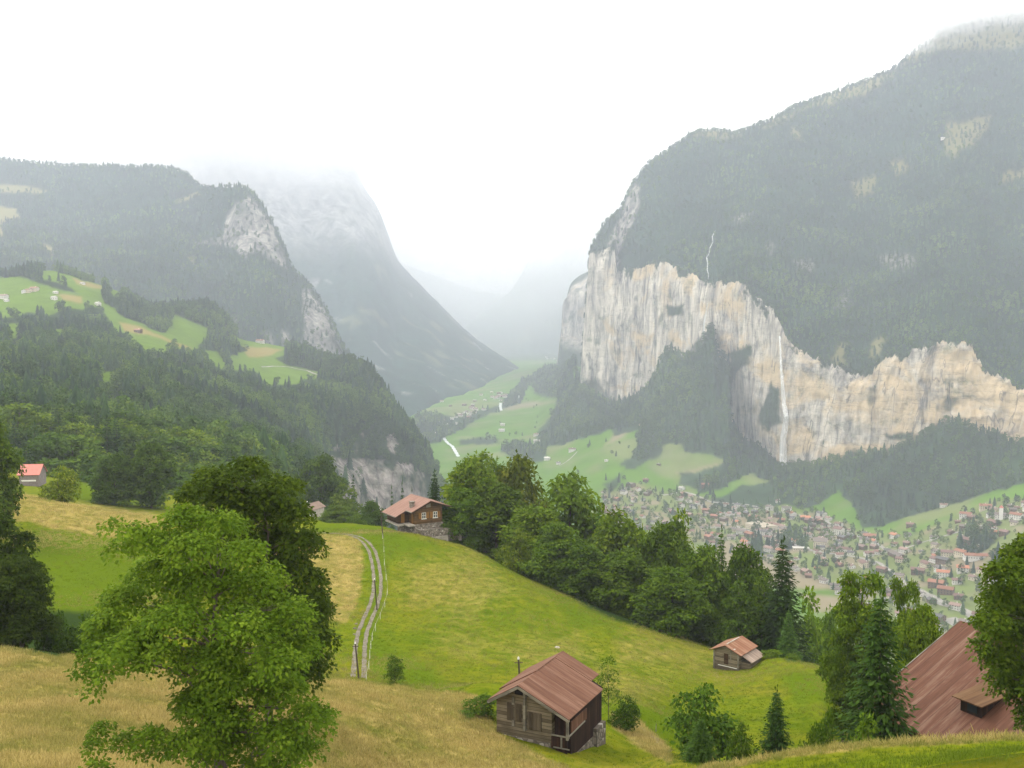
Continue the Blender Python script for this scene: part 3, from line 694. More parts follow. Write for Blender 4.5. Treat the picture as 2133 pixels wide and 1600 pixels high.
def spruce_proto(seed, H, Rb, whorls, nb, sprays, sl, mat=None, power=.85, droop=.25, base=.04):
    rs = np.random.RandomState(seed); B, A, N, L, W, VV = [], [], [], [], [], []
    mb = MB()
    limb(mb, [Vector((0, 0, -.4)), Vector((.01 * H, 0, H * .5)), Vector((0, 0, H))], H * .014, .01, 7)
    for w in range(whorls):
        t = base + (1 - base) * (w + rs.uniform(-.3, .3)) / whorls; t = min(.985, max(base, t))
        Lb = Rb * ((1 - t) ** power) * (.95 + .12 * math.sin(w * 2.1)) + .10
        k = max(4, int(nb * (.6 + .4 * (1 - t)))); a0 = rs.uniform(0, 6.28)
        for b in range(k):
            a = a0 + 2 * math.pi * b / k + rs.uniform(-.25, .25); l = Lb * rs.uniform(.72, 1.15); bv = rs.rand()
            d = np.array([math.cos(a), math.sin(a), 0.])
            m = max(3, int(sprays * l / Rb) + 2)
            s = np.linspace(.12, 1, m); jit = rs.normal(size=(m, 3)) * .05 * l
            P = np.array([0, 0, t * H]) + d * (s * l)[:, None] + np.array([0, 0, 1.]) * (-droop * l * s + .16 * l * s ** 3)[:, None] + jit
            sg = np.where(np.arange(m) % 2 == 0, 1, -1)[:, None]
            side = np.cross(d, (0, 0, 1)) * sg
            ax = d * .75 + side * (1.15 - .9 * s)[:, None] + rs.normal(size=(m, 3)) * .22 - np.array([0, 0, .22])
            B.append(P); A.append(ax); N.append(np.array([0, 0, 1.]) + rs.normal(size=(m, 3)) * .35)
            L.append(sl * (1.15 - .5 * s) * rs.uniform(.7, 1.3, m) * (.55 + .45 * (1 - t))); W.append(L[-1] * .42); VV.append(np.clip(.5 * bv + .5 * rs.rand(m) , 0, 1))
    k = 8; B.append(np.tile([0, 0, H * .985], (k, 1)) + rs.normal(size=(k, 3)) * .02 * H * (.3, .3, 1)); A.append(rs.normal(size=(k, 3)) * .4 + (0, 0, 1.)); N.append(rs.normal(size=(k, 3))); L.append(np.full(k, sl * .6)); W.append(np.full(k, sl * .2)); VV.append(rs.rand(k))
    B, A, N, L, W, VV = [np.concatenate(q) for q in (B, A, N, L, W, VV)]
    v, f = leaf_quads(B, A, N, L, W)
    me = bpy.data.meshes.new('spruce_trunk'); me.from_pydata(mb.v, [], mb.f); me.materials.append(M_BARK)
    return dict(crown=mesh_np('spruce_crown', v, f, mat or M_SPR, False, {'var': np.repeat(VV, 4)}), trunk=me, H=float(v[:, 2].max()), R=Rb)

# low-detail trees for the woods
def far_broad(seed, H=18, Rw=6.6):
    rs = np.random.RandomState(seed); lobes = broad_lobes(rs, H, Rw, 10, .2)
    v, f, va = crown_leaves(rs, lobes, 1.35, 1.4, 6, 1.1, inner=.2, up=.1)
    return mesh_np('wood_broad', v, f, M_BROADF, False, {'var': va})
def far_spruce(seed, H=22, Rb=4.8):
    rs = np.random.RandomState(seed); V, Fc, vv = [], [], []
    tiers = 8
    for t in range(tiers):
        f0 = t / tiers; z1 = H * (f0 + .30) if t < tiers - 1 else H; z0 = H * (f0 + .02); r = Rb * (1 - f0) ** .9 * rs.uniform(.85, 1.1) + .3
        n = 14; b = len(V); V.append((0, 0, min(H, z1))); vv.append(.5 * rs.rand() + .3)
        for k in range(n):
            a = 2 * math.pi * k / n + f0 * 3; q = r * (1.1 if k % 2 else .62) * rs.uniform(.8, 1.15)
            V.append((q * math.cos(a), q * math.sin(a), z0 - (.05 * H if k % 2 else -.03 * H) * rs.uniform(.5, 1.2))); vv.append(rs.rand())
        for k in range(n): Fc.append((b, b + 1 + k, b + 1 + (k + 1) % n))
    return mesh_np('wood_spruce', np.array(V), np.array(Fc), M_SPRF, False, {'var': np.array(vv)})

HID = bpy.data.collections.new('wood_prototypes')          # source meshes for the countless woods and grass
def proto_collection(name, meshes):
    c = bpy.data.collections.new(name)
    for i, me in enumerate(meshes):
        c.objects.link(bpy.data.objects.new('%s_%02d' % (name, i), me))
    return c
def scatter(name, pts, scale, rot, idx, protos, extra=None):
    me = bpy.data.meshes.new(name); me.vertices.add(len(pts)); me.vertices.foreach_set('co', np.asarray(pts, np.float32).ravel())
    for an, arr, ty, fld in (('sc', scale, 'FLOAT_VECTOR', 'vector'), ('ro', rot, 'FLOAT_VECTOR', 'vector'), ('ix', idx, 'INT', 'value')):
        a = me.attributes.new(an, ty, 'POINT'); a.data.foreach_set(fld, np.asarray(arr, np.int32 if ty == 'INT' else np.float32).ravel())
    for k, arr in (extra or {}).items():
        a = me.attributes.new(k, 'FLOAT', 'POINT'); a.data.foreach_set('value', np.asarray(arr, np.float32))
    o = link(name, me)
    g = bpy.data.node_groups.new(name, 'GeometryNodeTree')
    g.interface.new_socket('Geometry', in_out='INPUT', socket_type='NodeSocketGeometry'); g.interface.new_socket('Geometry', in_out='OUTPUT', socket_type='NodeSocketGeometry')
    gi = g.nodes.new('NodeGroupInput'); go = g.nodes.new('NodeGroupOutput')
    ip = g.nodes.new('GeometryNodeInstanceOnPoints'); ci = g.nodes.new('GeometryNodeCollectionInfo')
    ci.inputs['Collection'].default_value = proto_collection(name + '_kinds', protos); ci.inputs['Separate Children'].default_value = True; ci.inputs['Reset Children'].default_value = True
    def na(nm, ty):
        n = g.nodes.new('GeometryNodeInputNamedAttribute'); n.data_type = ty; n.inputs['Name'].default_value = nm; return n.outputs['Attribute']
    g.links.new(gi.outputs[0], ip.inputs['Points']); g.links.new(ci.outputs[0], ip.inputs['Instance'])
    ip.inputs['Pick Instance'].default_value = True
    g.links.new(na('ix', 'INT'), ip.inputs['Instance Index']); g.links.new(na('sc', 'FLOAT_VECTOR'), ip.inputs['Scale'])
    er = g.nodes.new('FunctionNodeEulerToRotation'); g.links.new(na('ro', 'FLOAT_VECTOR'), er.inputs[0]); g.links.new(er.outputs[0], ip.inputs['Rotation'])
    g.links.new(ip.outputs[0], go.inputs[0])
    m = o.modifiers.new('scatter', 'NODES'); m.node_group = g
    return o

def sample(surf, wfun, n, rs):
    """n area-weighted random points of a surface, weight wfun(PX,PY,P,C) per cell"""
    S = SURF[surf]; P = S['P']; a = P[:-1, :-1]; b = P[:-1, 1:]; c = P[1:, 1:]; d = P[1:, :-1]
    area = .5 * np.linalg.norm(np.cross(c - a, d - b), axis=-1)
    w = area * wfun(S['PX'][:-1, :-1], S['PY'][:-1, :-1], .25 * (a + b + c + d), S['C'][:-1, :-1])
    tot = w.sum(); cdf = np.cumsum(w.ravel()) / tot
    k = np.searchsorted(cdf, rs.rand(n)); i, j = np.unravel_index(np.minimum(k, w.size - 1), w.shape)
    u = rs.rand(n, 1); v = rs.rand(n, 1)
    return (P[i, j] * (1 - u) + P[i, j + 1] * u) * (1 - v) + (P[i + 1, j] * (1 - u) + P[i + 1, j + 1] * u) * v, tot
def thin(pts, spacing):
    """dart throwing: keep points further apart than their spacing"""
    keep = []; cell = {}
    base = 6.0
    for i in range(len(pts)):
        x, y = pts[i, 0], pts[i, 1]; s = spacing[i]; cs = 2.0 ** math.ceil(math.log2(max(s, base)))
        key = (cs, int(x // cs), int(y // cs)); ok = True
        for dx in (-1, 0, 1):
            for dy in (-1, 0, 1):
                for q in cell.get((cs, key[1] + dx, key[2] + dy), ()):
                    if (pts[q, 0] - x) ** 2 + (pts[q, 1] - y) ** 2 < s * s: ok = False; break
                if not ok: break
            if not ok: break
        if ok: cell.setdefault(key, []).append(i); keep.append(i)
    return np.array(keep, int)
def pix(P):
    """pixel of world points"""
    y = P[..., 1]; z = P[..., 2] - ZC
    c, s = math.cos(PITCH), math.sin(PITCH)
    f = y * c - z * s; u = y * s + z * c
    return 1066.5 + F * P[..., 0] / f, 800 - F * u / f

# ------------------------------------------------------------------ single trees
G_COL = {}
def tint(a, b=None, c=None): return (a, b if b is not None else a, c if c is not None else a, 1)
BP = [broad_proto(11, 16, 5.6, 34, .42, .8, 20, 2.0, low=.14), broad_proto(12, 16, 5.0, 32, .42, .8, 20, 2.0, low=.16), broad_proto(13, 16, 6.6, 38, .42, .85, 20, 1.9, low=.12), broad_proto(14, 16, 4.0, 30, .40, .75, 20, 1.9, low=.12, pointy=.6)]
SP = [spruce_proto(21, 16, 3.6, 44, 13, 22, .95), spruce_proto(22, 16, 3.0, 42, 12, 20, .95), spruce_proto(23, 16, 4.4, 44, 13, 24, 1.0, power=.75)]
THIN = [broad_proto(35, 9, 2.2, 15, .24, .5, 13, .75, low=.22, r0=.07, pointy=.3)]
BUSH = [broad_proto(31, 4, 2.3, 24, .24, .52, 15, 1.3, low=.08, r0=.06), broad_proto(32, 4, 1.8, 20, .24, .50, 15, 1.2, low=.06, r0=.05)]
BC = [broad_proto(71 + i, 16, r, nl, .62, 1.15, 15, 2.1, low=lo) for i, (r, nl, lo) in enumerate(((5.8, 30, .08), (5.2, 28, .10), (6.8, 34, .06), (4.2, 24, .10)))]
# mid-distance prototypes
BM = [broad_proto(41 + i, 16, r, 22, 1.0, 1.5, 11, 1.7, mat=M_BROAD, up=.15, low=.15, sub=False) for i, r in enumerate((5.4, 6.2, 4.6))]
SM = [spruce_proto(51 + i, 20, r, 26, 9, 8, 2.1) for i, r in enumerate((3.6, 4.2))]
def tree(name, proto, x, y, z, H, W=None, label=None, group=None, col=None, rz=None, cat='tree'):
    root = empty(name, (x, y, z), rnd.uniform(0, 6.28) if rz is None else rz)
    s = H / proto['H']; sx = s if W is None else W / (2 * proto['R']) 
    root.scale = (sx, sx, s)
    c = link('crown', proto['crown'], root); t = link('trunk', proto['trunk'], root)
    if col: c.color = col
    tag(root, label, cat, group)
    return root
GR = ['ground', 'hillside']
def put(name, proto, px, top, Y, wpx, label, group=None, col=None, cat='tree', sink=.15):
    if Y > 140 and any(proto is q for q in BP): proto = BC[[proto is q for q in BP].index(True)]; wpx *= 1.34
    if any(proto is q for q in SP): wpx *= 1.25
    if col and 86 < Y < 260: col = (col[0] * 1.5, col[1] * 1.42, col[2] * 1.15) + (1,)
    p = at(px, top, Y); x = float(p[0]); g = drop(x, Y, GR); H = float(p[2]) - g + sink
    return tree(name, proto, x, Y, g - sink, H, wpx / F * Y, label, group, col, cat=cat)

# the big bright maple in the foreground: its lobes follow the photograph's outline
def hero(name, lobes_px, Y, px0, leaf, spray, per, dens, seed, label, col, r0, depth=1.0, lean=0, flat=.8):
    rs = np.random.RandomState(seed); x0 = float(at(px0, 1500, Y)[0]); g = drop(x0, Y, GR)
    lobes = []
    for (px, py, r) in lobes_px:
        rr = r / F * Y
        for k in range(2):
            fr_ = (px, py) in ((450,1395),(440,1440),(470,1365),(455,1420),(430,1480),(470,1500))
            off = -1.3 if fr_ else (rs.uniform(-1, 1) * 2.6 * depth if k == 0 else rs.uniform(-3.4, 3.4) * depth)
            if k == 1 and r < 34: continue
            p = at(px + rs.uniform(-8, 8) * (k + 1), py + rs.uniform(-6, 6), Y); x = (float(p[0]) - x0); z = float(p[2]) - g
            # keep the outline: a lobe nearer the camera is pulled in along its own ray
            s = (Y + off) / Y
            x = (float(p[0])) * s - x0; z = ZC + (float(p[2]) - ZC) * s - g
            if z < 1.2: continue
            lobes.append((x, off, z, rr * s * (1 if k == 0 else .85)))
    v, f, va = crown_leaves(rs, lobes, leaf, spray, per, dens, flat=flat, inner=.12, droop=.45)
    H = max(l[2] for l in lobes)
    root = empty(name, (x0, Y, g)); tag(root, label, 'tree')
    c = link('crown', mesh_np('crown', v, f, M_BROAD, False, {'var': va}), root); c.color = col
    link('trunk', trunk_mesh('trunk', rs, H, [(l[0] * .72, l[1] * .72, l[2], l[3]) for l in lobes if l[3] > .5], r0, lean=(lean, 0), n=9, rise=.22), root)
    return root
L1 = [(450,1395,42),(440,1440,42),(470,1365,40),(455,1420,46),(430,1480,46),(470,1500,46),(385,1090,50),(470,1098,46),(295,1125,48),(400,1150,70),(512,1158,44),(252,1140,26),(240,1100,24),(330,1205,62),(440,1225,75),(548,1215,55),(262,1255,50),(600,1275,48),(355,1295,70),(480,1310,70),(560,1300,60),(225,1310,46),(193,1362,34),(280,1350,50),(200,1400,24),(186,1432,20),(250,1355,36),(300,1330,42),(240,1392,26),(210,1385,26),(290,1382,30),(330,1370,40),(185,1400,24),(250,1545,30),(320,1535,34),(625,1345,42),(570,1375,55),(425,1385,60),(500,1430,62),(415,1460,48),(590,1450,58),(648,1490,42),(680,1512,22),(400,1545,52),(480,1560,80),(590,1540,60),(630,1560,36),(225,1530,30),(205,1560,24),(285,1562,24),(340,1565,26),(200,1600,24),(450,1640,90),(560,1620,60),(350,1660,50)]
hero('broadleaf_tree', L1, 30, 455, .135, .33, 21, 2.0, 61, 'big bright green broadleaf tree filling the left foreground', (.98, 1.0, 1.0, 1), .2, lean=0.0)
L2 = [(450,1000,44),(520,985,40),(410,1020,34),(580,1015,44),(395,1050,26),(480,1050,60),(560,1070,60),(620,1075,40),(630,1130,42),(560,1140,60),(600,1190,60),(650,1205,38),(480,1130,60),(660,1265,34),(620,1260,60),(640,1320,44),(672,1330,28),(600,1340,60),(660,1385,34),(620,1400,50),(560,1260,60),(560,1400,50)]
hero('broadleaf_tree', L2, 58, 560, .26, .55, 16, 2.2, 62, 'darker round-topped tree right behind the big foreground tree', (.72, .66, .60, 1), .24)
L3 = [(2140,1165,52),(2105,1195,44),(2080,1245,42),(2125,1260,60),(2062,1300,36),(2100,1320,56),(2050,1345,24),(2085,1375,40),(2140,1390,60),(2075,1412,22),(2110,1430,34),(2160,1450,60),(2200,1200,80),(2220,1320,90),(2200,1440,70),(2150,1130,30),(2180,1500,50)]
hero('broadleaf_tree', L3, 52, 2190, .24, .5, 16, 2.2, 63, 'large tree cut by the right edge above the big red roof', (.80, .78, .62, 1), .3)

FG = [  # name, proto, px, top, Y, width px, label, colour
 ('broadleaf_tree', BP[1], -20, 1050, 82, 200, 'dark tree cut by the left edge beside the lower hedge', (.45, .45, .5, 1)),
 ('broadleaf_tree', BP[0], 40, 1150, 78, 150, 'dark bushy lower tree at the left edge above the dry grass', (.42, .42, .45, 1)),
 ('broadleaf_tree', BP[0], -26, 868, 150, 100, 'tall dark tree at the left edge left of the red-roofed shed', (.62, .62, .6, 1)),
 ('broadleaf_tree', BUSH[0], 120, 968, 196, 96, 'rounded olive green tree standing in front of the red-roofed shed', (.85, .75, .8, 1)),
 ('broadleaf_tree', BP[0], 236, 938, 285, 70, 'dusky round tree, the left one of two beside the strip of lawn', (.60, .66, .8, 1)),
 ('broadleaf_tree', BP[1], 312, 914, 290, 76, 'dusky round tree, the right one of two beside the strip of lawn', (.66, .7, .75, 1)),
 ('broadleaf_tree', BP[3], 205, 985, 280, 30, 'small slim tree at the foot of the two dusky round trees', (.7, .75, .8, 1)),
 ('broadleaf_tree', BP[1], 668, 938, 400, 84, 'tall rounded tree behind the small pale farmhouse', (.72, .72, .8, 1)),
 ('broadleaf_tree', BP[0], 590, 985, 330, 60, 'pale tree half hidden behind the dark round-topped tree', (.75, .75, .8, 1)),
 ('broadleaf_tree', BP[3], 722, 1003, 380, 56, 'pale green tree right of the small pale farmhouse', (.85, .8, .8, 1)),
 ('broadleaf_tree', BP[2], 705, 1050, 300, 60, 'low bushy tree at the meadow edge right of the farmhouse', (.8, .8, .7, 1)),
 ('spruce_tree', SP[1], 735, 985, 420, 30, 'narrow dark spruce rising in front of the pale cliff', (.6, .7, .8, 1)),
 ('spruce_tree', SP[0], 838, 990, 400, 32, 'dark spruce standing just behind the chalet roof', (.55, .65, .8, 1)),
 ('spruce_tree', SP[1], 816, 1005, 420, 24, 'small paler spruce left of the one behind the chalet', (.9, .95, 1, 1)),
 ('spruce_tree', SP[1], 857, 1012, 380, 20, 'little spruce tip showing over the chalet ridge', (.6, .7, .8, 1)),
 ('broadleaf_tree', BP[2], 775, 1038, 300, 56, 'low bushy tree behind the pole beside the chalet', (.72, .75, .7, 1)),
 ('broadleaf_tree', BUSH[0], 745, 1068, 260, 50, 'shrub at the top edge of the meadow left of the pole', (.85, .85, .8, 1)),
 ('spruce_tree', SP[2], 905, 974, 222, 62, 'dark spruce between the chalet and the big leafy trees', (.42, .48, .5, 1)),
 ('broadleaf_tree', BP[0], 985, 934, 214, 118, 'bright tall tree at the left end of the row by the chalet', (.82, .80, .85, 1)),
 ('broadleaf_tree', BP[1], 1080, 931, 222, 108, 'olive tall tree with the highest top beside the chalet row', (.85, .66, .8, 1)),
 ('broadleaf_tree', BP[2], 965, 1010, 205, 90, 'lower bright tree touching the right gable of the chalet', (.66, .72, .7, 1)),
 ('broadleaf_tree', BP[0], 1035, 990, 206, 118, 'rounded mid green tree in front of the two tallest crowns', (.66, .64, .7, 1)),
 ('broadleaf_tree', BP[1], 1186, 974, 212, 150, 'broad pale green tree in the middle of the tree row', (.86, .84, .95, 1)),
 ('broadleaf_tree', BP[0], 1110, 1045, 196, 120, 'dense green tree below the broad pale one', (.66, .68, .7, 1)),
 ('broadleaf_tree', BUSH[0], 1080, 1100, 190, 90, 'bushy low tree at the meadow edge below the row', (.82, .74, .7, 1)),
 ('broadleaf_tree', BP[2], 1165, 1085, 186, 110, 'mid green tree overhanging the upper meadow edge', (.62, .66, .65, 1)),
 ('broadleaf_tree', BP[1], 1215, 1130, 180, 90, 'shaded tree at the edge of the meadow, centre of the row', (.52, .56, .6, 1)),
 ('broadleaf_tree', BP[0], 1290, 1056, 192, 120, 'full leafy tree right of the broad pale one', (.66, .66, .62, 1)),
 ('spruce_tree', SP[1], 1247, 1052, 200, 50, 'slim spruce tip between two leafy crowns', (.85, .9, .8, 1)),
 ('broadleaf_tree', BP[2], 1385, 1072, 186, 130, 'big leafy tree over the lower meadow edge', (.66, .66, .65, 1)),
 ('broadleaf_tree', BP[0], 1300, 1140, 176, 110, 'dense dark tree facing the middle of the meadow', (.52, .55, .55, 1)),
 ('broadleaf_tree', BP[2], 1400, 1175, 168, 120, 'wide spreading tree whose branches reach the meadow', (.60, .64, .6, 1)),
 ('broadleaf_tree', BP[1], 1465, 1125, 174, 92, 'tree with bare lower trunk above the small hut', (.62, .66, .6, 1)),
 ('broadleaf_tree', BP[3], 1415, 1058, 190, 70, 'pointed leafy tree rising over the village side of the row', (.85, .82, .8, 1)),
 ('spruce_tree', SP[0], 1503, 1090, 182, 62, 'spruce among leafy trees behind the small hut', (.7, .78, .7, 1)),
 ('broadleaf_tree', BP[0], 1552, 1120, 176, 96, 'tall leafy tree behind the small hut', (.58, .62, .62, 1)),
 ('broadleaf_tree', BP[3], 1540, 1205, 162, 70, 'narrow shaded tree right behind the hut roof', (.50, .54, .52, 1)),
 ('spruce_tree', SP[0], 1632, 1114, 160, 118, 'tall dark pointed spruce rising in front of the village', (.42, .44, .46, 1)),
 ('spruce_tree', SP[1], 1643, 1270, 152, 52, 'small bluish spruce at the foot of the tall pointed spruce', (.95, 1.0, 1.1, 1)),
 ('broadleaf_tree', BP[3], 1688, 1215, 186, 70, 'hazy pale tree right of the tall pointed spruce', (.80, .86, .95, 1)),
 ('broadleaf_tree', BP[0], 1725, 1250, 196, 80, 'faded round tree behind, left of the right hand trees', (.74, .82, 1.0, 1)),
 ('broadleaf_tree', BP[3], 1612, 1235, 172, 60, 'dim tree left of the small bluish spruce', (.5, .54, .55, 1)),
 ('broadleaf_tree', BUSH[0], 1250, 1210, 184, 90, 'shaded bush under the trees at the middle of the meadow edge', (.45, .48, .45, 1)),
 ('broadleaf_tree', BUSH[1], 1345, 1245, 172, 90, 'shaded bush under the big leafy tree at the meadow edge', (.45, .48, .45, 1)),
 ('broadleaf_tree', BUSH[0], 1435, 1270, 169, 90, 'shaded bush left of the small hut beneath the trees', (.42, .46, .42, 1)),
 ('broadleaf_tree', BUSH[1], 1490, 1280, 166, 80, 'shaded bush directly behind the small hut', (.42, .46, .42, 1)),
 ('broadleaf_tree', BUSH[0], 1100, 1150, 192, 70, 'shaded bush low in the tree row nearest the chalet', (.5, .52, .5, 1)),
 ('broadleaf_tree', BC[2], 1340, 1090, 205, 130, 'rounded tree filling the gap behind the lower meadow edge', (.66, .7, .66, 1)),
 ('broadleaf_tree', BC[0], 1235, 1075, 210, 110, 'leafy tree between the broad pale one and the full one', (.62, .66, .64, 1)),
 ('broadleaf_tree', BC[1], 1460, 1190, 178, 90, 'dark leafy tree standing left behind the small hut', (.55, .58, .55, 1)),
 ('broadleaf_tree', BC[3], 1590, 1190, 170, 80, 'dark leafy tree between the hut and the tall pointed spruce', (.5, .54, .52, 1)),
 ('broadleaf_tree', BC[0], 1040, 945, 226, 100, 'bright crown between the two tallest trees by the chalet', (.80, .78, .8, 1)),
 ('broadleaf_tree', BUSH[1], 1608, 1352, 145, 44, 'small bush against the right wall of the small hut', (.7, .7, .6, 1)),
 ('broadleaf_tree', BUSH[0], 1650, 1358, 148, 36, 'low bush on the meadow edge right of the hut bush', (.7, .72, .6, 1)),
 ('broadleaf_tree', BP[3], 1795, 1182, 98, 130, 'tall leafy tree behind the near spruce at right', (.82, .82, .7, 1)),
 ('broadleaf_tree', BP[1], 1760, 1300, 96, 96, 'leafy tree at the left of the near spruce', (.62, .64, .55, 1)),
 ('broadleaf_tree', BP[3], 1890, 1198, 106, 84, 'thin-topped tree with gaps in front of the village road', (.8, .8, .7, 1)),
 ('broadleaf_tree', BP[0], 1920, 1252, 90, 124, 'rounded pale green tree left of the big red roof', (.92, .88, .7, 1)),
 ('spruce_tree', SP[2], 1836, 1205, 62, 200, 'big near spruce with drooping branches beside the red roof', (.85, .9, .7, 1)),
 ('broadleaf_tree', BUSH[0], 1478, 1414, 70, 176, 'broad silvery green bush at the bottom right of centre', (.85, .95, 1.2, 1)),
 ('spruce_tree', SP[2], 1460, 1490, 62, 70, 'young spruce in front of the broad silvery bush', (.9, .95, .7, 1)),
 ('spruce_tree', SP[2], 1618, 1424, 68, 98, 'young dark spruce standing alone in the lower meadow', (.7, .78, .7, 1)),
 ('broadleaf_tree', BUSH[1], 1545, 1500, 66, 60, 'bushy gap filler between the silvery bush and young spruce', (.7, .74, .7, 1)),
 ('broadleaf_tree', BUSH[0], 1728, 1464, 64, 84, 'small round bush left of the big near spruce', (.8, .88, .8, 1)),
 ('broadleaf_tree', BUSH[1], 1800, 1476, 56, 96, 'light green bush at the foot of the big near spruce', (.95, 1.0, .9, 1)),
 ('broadleaf_tree', BUSH[1], 1690, 1500, 60, 60, 'low bush on the crest left of the small round bush', (.75, .8, .8, 1)),
 ('broadleaf_tree', THIN[0], 1268, 1362, 86, 62, 'slender young tree behind the barn', (.8, .85, .9, 1)),
 ('broadleaf_tree', BUSH[0], 1300, 1446, 84, 74, 'leafy bush at the right of the barn', (.62, .68, .6, 1)),
 ('broadleaf_tree', BUSH[1], 1003, 1444, 76, 82, 'bush against the left wall of the barn', (.8, .85, .8, 1)),
 ('broadleaf_tree', BUSH[1], 966, 1482, 74, 48, 'small bush in the dry grass left of the barn bush', (.75, .8, .75, 1)),
 ('spruce_tree', BUSH[1], 822, 1362, 107, 46, 'lone dark shrub on the meadow beside the track', (.50, .55, .6, 1)),
 ('broadleaf_tree', BUSH[0], 125, 1262, 86, 105, 'hedge shrub nearest the dark tree at left', (.5, .58, .5, 1)),
 ('broadleaf_tree', BUSH[1], 172, 1270, 86, 95, 'middle shrub of the low hedge', (.58, .66, .55, 1)),
 ('broadleaf_tree', BUSH[0], 218, 1278, 85, 90, 'hedge shrub next to the big bright tree', (.5, .58, .5, 1)),
 ('broadleaf_tree', BUSH[1], 148, 1296, 83, 90, 'low front shrub of the hedge above the dry grass', (.55, .62, .5, 1)),
 ('broadleaf_tree', BUSH[0], 90, 1290, 84, 70, 'low shrub under the dark tree at the left edge', (.42, .48, .42, 1)),
]
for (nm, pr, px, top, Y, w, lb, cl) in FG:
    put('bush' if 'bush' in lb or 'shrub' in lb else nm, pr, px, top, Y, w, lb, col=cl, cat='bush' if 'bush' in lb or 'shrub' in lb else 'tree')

# ------------------------------------------------------------------ woods: nearest 230 trees as things, the rest as one mass
rs = np.random.RandomState(77)
def vis(PX, PY): return ((PX > -420) & (PX < 2420) & (PY > -60)).astype(float)
def spc(Y): return np.clip(Y / 240.0, 6.5, 16)
parts = []
def wood(surf, wf, n, broad_frac, smin=6.5, kscale=1.0, keep_off=(), htop=25):
    p, tot = sample(surf, wf, n, rs)
    if keep_off:
        ok = np.ones(len(p), bool)
        for hh_ in (.3, .6, .85, 1.0):
            a, b = pix(p + (0, 0, htop * kscale * hh_))
            for q in keep_off: ok &= ~((poly_sd(a, b, q) > -2.0))
        p = p[ok | (rs.rand(len(p)) < .02)]
    k = thin(p, np.maximum(spc(p[:, 1]), smin)); p = p[k]
    b = rs.rand(len(p)) < (broad_frac(p) if callable(broad_frac) else broad_frac)
    s = np.clip(rs.normal(1, .2, len(p)), .5, 1.5) * kscale * np.where(p[:, 1] > 1500, np.clip(p[:, 1] / 2300, .85, 1.15), 1)
    parts.append((p, b, s))
fz = lambda p: np.clip(.62 + .12 * (p[:, 1] < 1000) + .9 * fbm(p * (1, 1, 0), 140, 3), .05, .97)
wood('hillside', lambda X, Yy, P, C: (1 - C[..., 0]) * (1 - .96 * C[..., 2]) * vis(X, Yy) / np.maximum(P[..., 1] / 500, 1) ** .7, 72000, fz, keep_off=MEAD_D + ROCK_D)
wood('valley_floor', lambda X, Yy, P, C: (1 - C[..., 0]) * vis(X, Yy) * (P[..., 1] < 5600), 26000, fz, 7.5, keep_off=MEAD_V)
wood('mountain_slope', lambda X, Yy, P, C: (1 - C[..., 0]) * (1 - C[..., 2]) * vis(X, Yy) * (P[..., 1] < 3800), 92000, lambda p: .52 + .3 * (fbm(p, 200, 3) > .1), 8, .72)
wood('left_mountain', lambda X, Yy, P, C: (1 - C[..., 0]) * (1 - C[..., 2]) * vis(X, Yy) * (P[..., 1] < 4400), 68000, .5, 9, .68)
wood('cliff', lambda X, Yy, P, C: (C[..., 2] < .45) * (X > 1215) * vis(X, Yy) * (P[..., 1] - Ycl(X) < 120), 14000, .55, 6.5, .5)
def village_w(X, Yy, P, C):
    a, b = pix(P); return (poly_sd(a, b, VILLAGE[0]) > 0) * (P[..., 1] < 2300) * 1.0
p_, _ = sample('valley_floor', village_w, 2600, rs); k_ = thin(p_, np.full(len(p_), 13.5)); p_ = p_[k_]
parts.append((p_, rs.rand(len(p_)) < .8, rs.uniform(.35, .8, len(p_))))
# scrub and small trees on ledges and meadow margins of the valley
sp_px = [(1228,928,14),(1226,934,12),(1275,946,10),(1283,950,12),(1262,920,9),(1290,925,8),(1310,935,10),(1318,955,9),(1150,915,9),(1143,925,8),(1300,1000,12),(1203,985,9),(1345,1008,8),(1042,884,11),(1117,846,9),(1100,836,8),(1096,833,8),(1112,850,9),(1120,870,8),(1118,883,9),(1115,893,9),(975,918,9),(987,917,9),(1002,917,10),(1012,916,9),(1062,908,12),(1075,906,12),(1088,908,10),(1560,1030,10),(1590,1015,10),(1575,1050,11),(1660,1005,9),(1470,1040,9),(1540,1000,8),(1350,1030,14),(1298,1020,13),(1262,1000,14),(1410,1025,15),(1395,1030,14),(1480,1030,14),(1370,1040,10),(1440,1045,12),(2093,1052,18),(2120,1050,14),(1640,1200,12),(1905,1100,9),(1856,1108,8),(2010,1066,8),(1700,1070,12),(1690,1068,12),(1715,1072,14),(1785,1085,12)]
for (a_, b_, hh) in sp_px:
    q = pick(a_, b_, ['valley_floor'])
    if q: parts.append((np.array([tuple(q)]), np.array([rs.rand() < .6]), np.array([hh / 18.0])))
WP = np.concatenate([p[0] for p in parts]); WB = np.concatenate([p[1] for p in parts]); WS = np.concatenate([p[2] for p in parts])
ax_, ay_ = pix(WP)
near = (WP[:, 1] < 1100) & (ax_ > -60) & (ax_ < 950)
order = np.argsort(np.where(near, WP[:, 1], 1e9))[:230]
mask = np.zeros(len(WP), bool); mask[order] = True
DIRS = ['far left', 'left', 'middle', 'right']
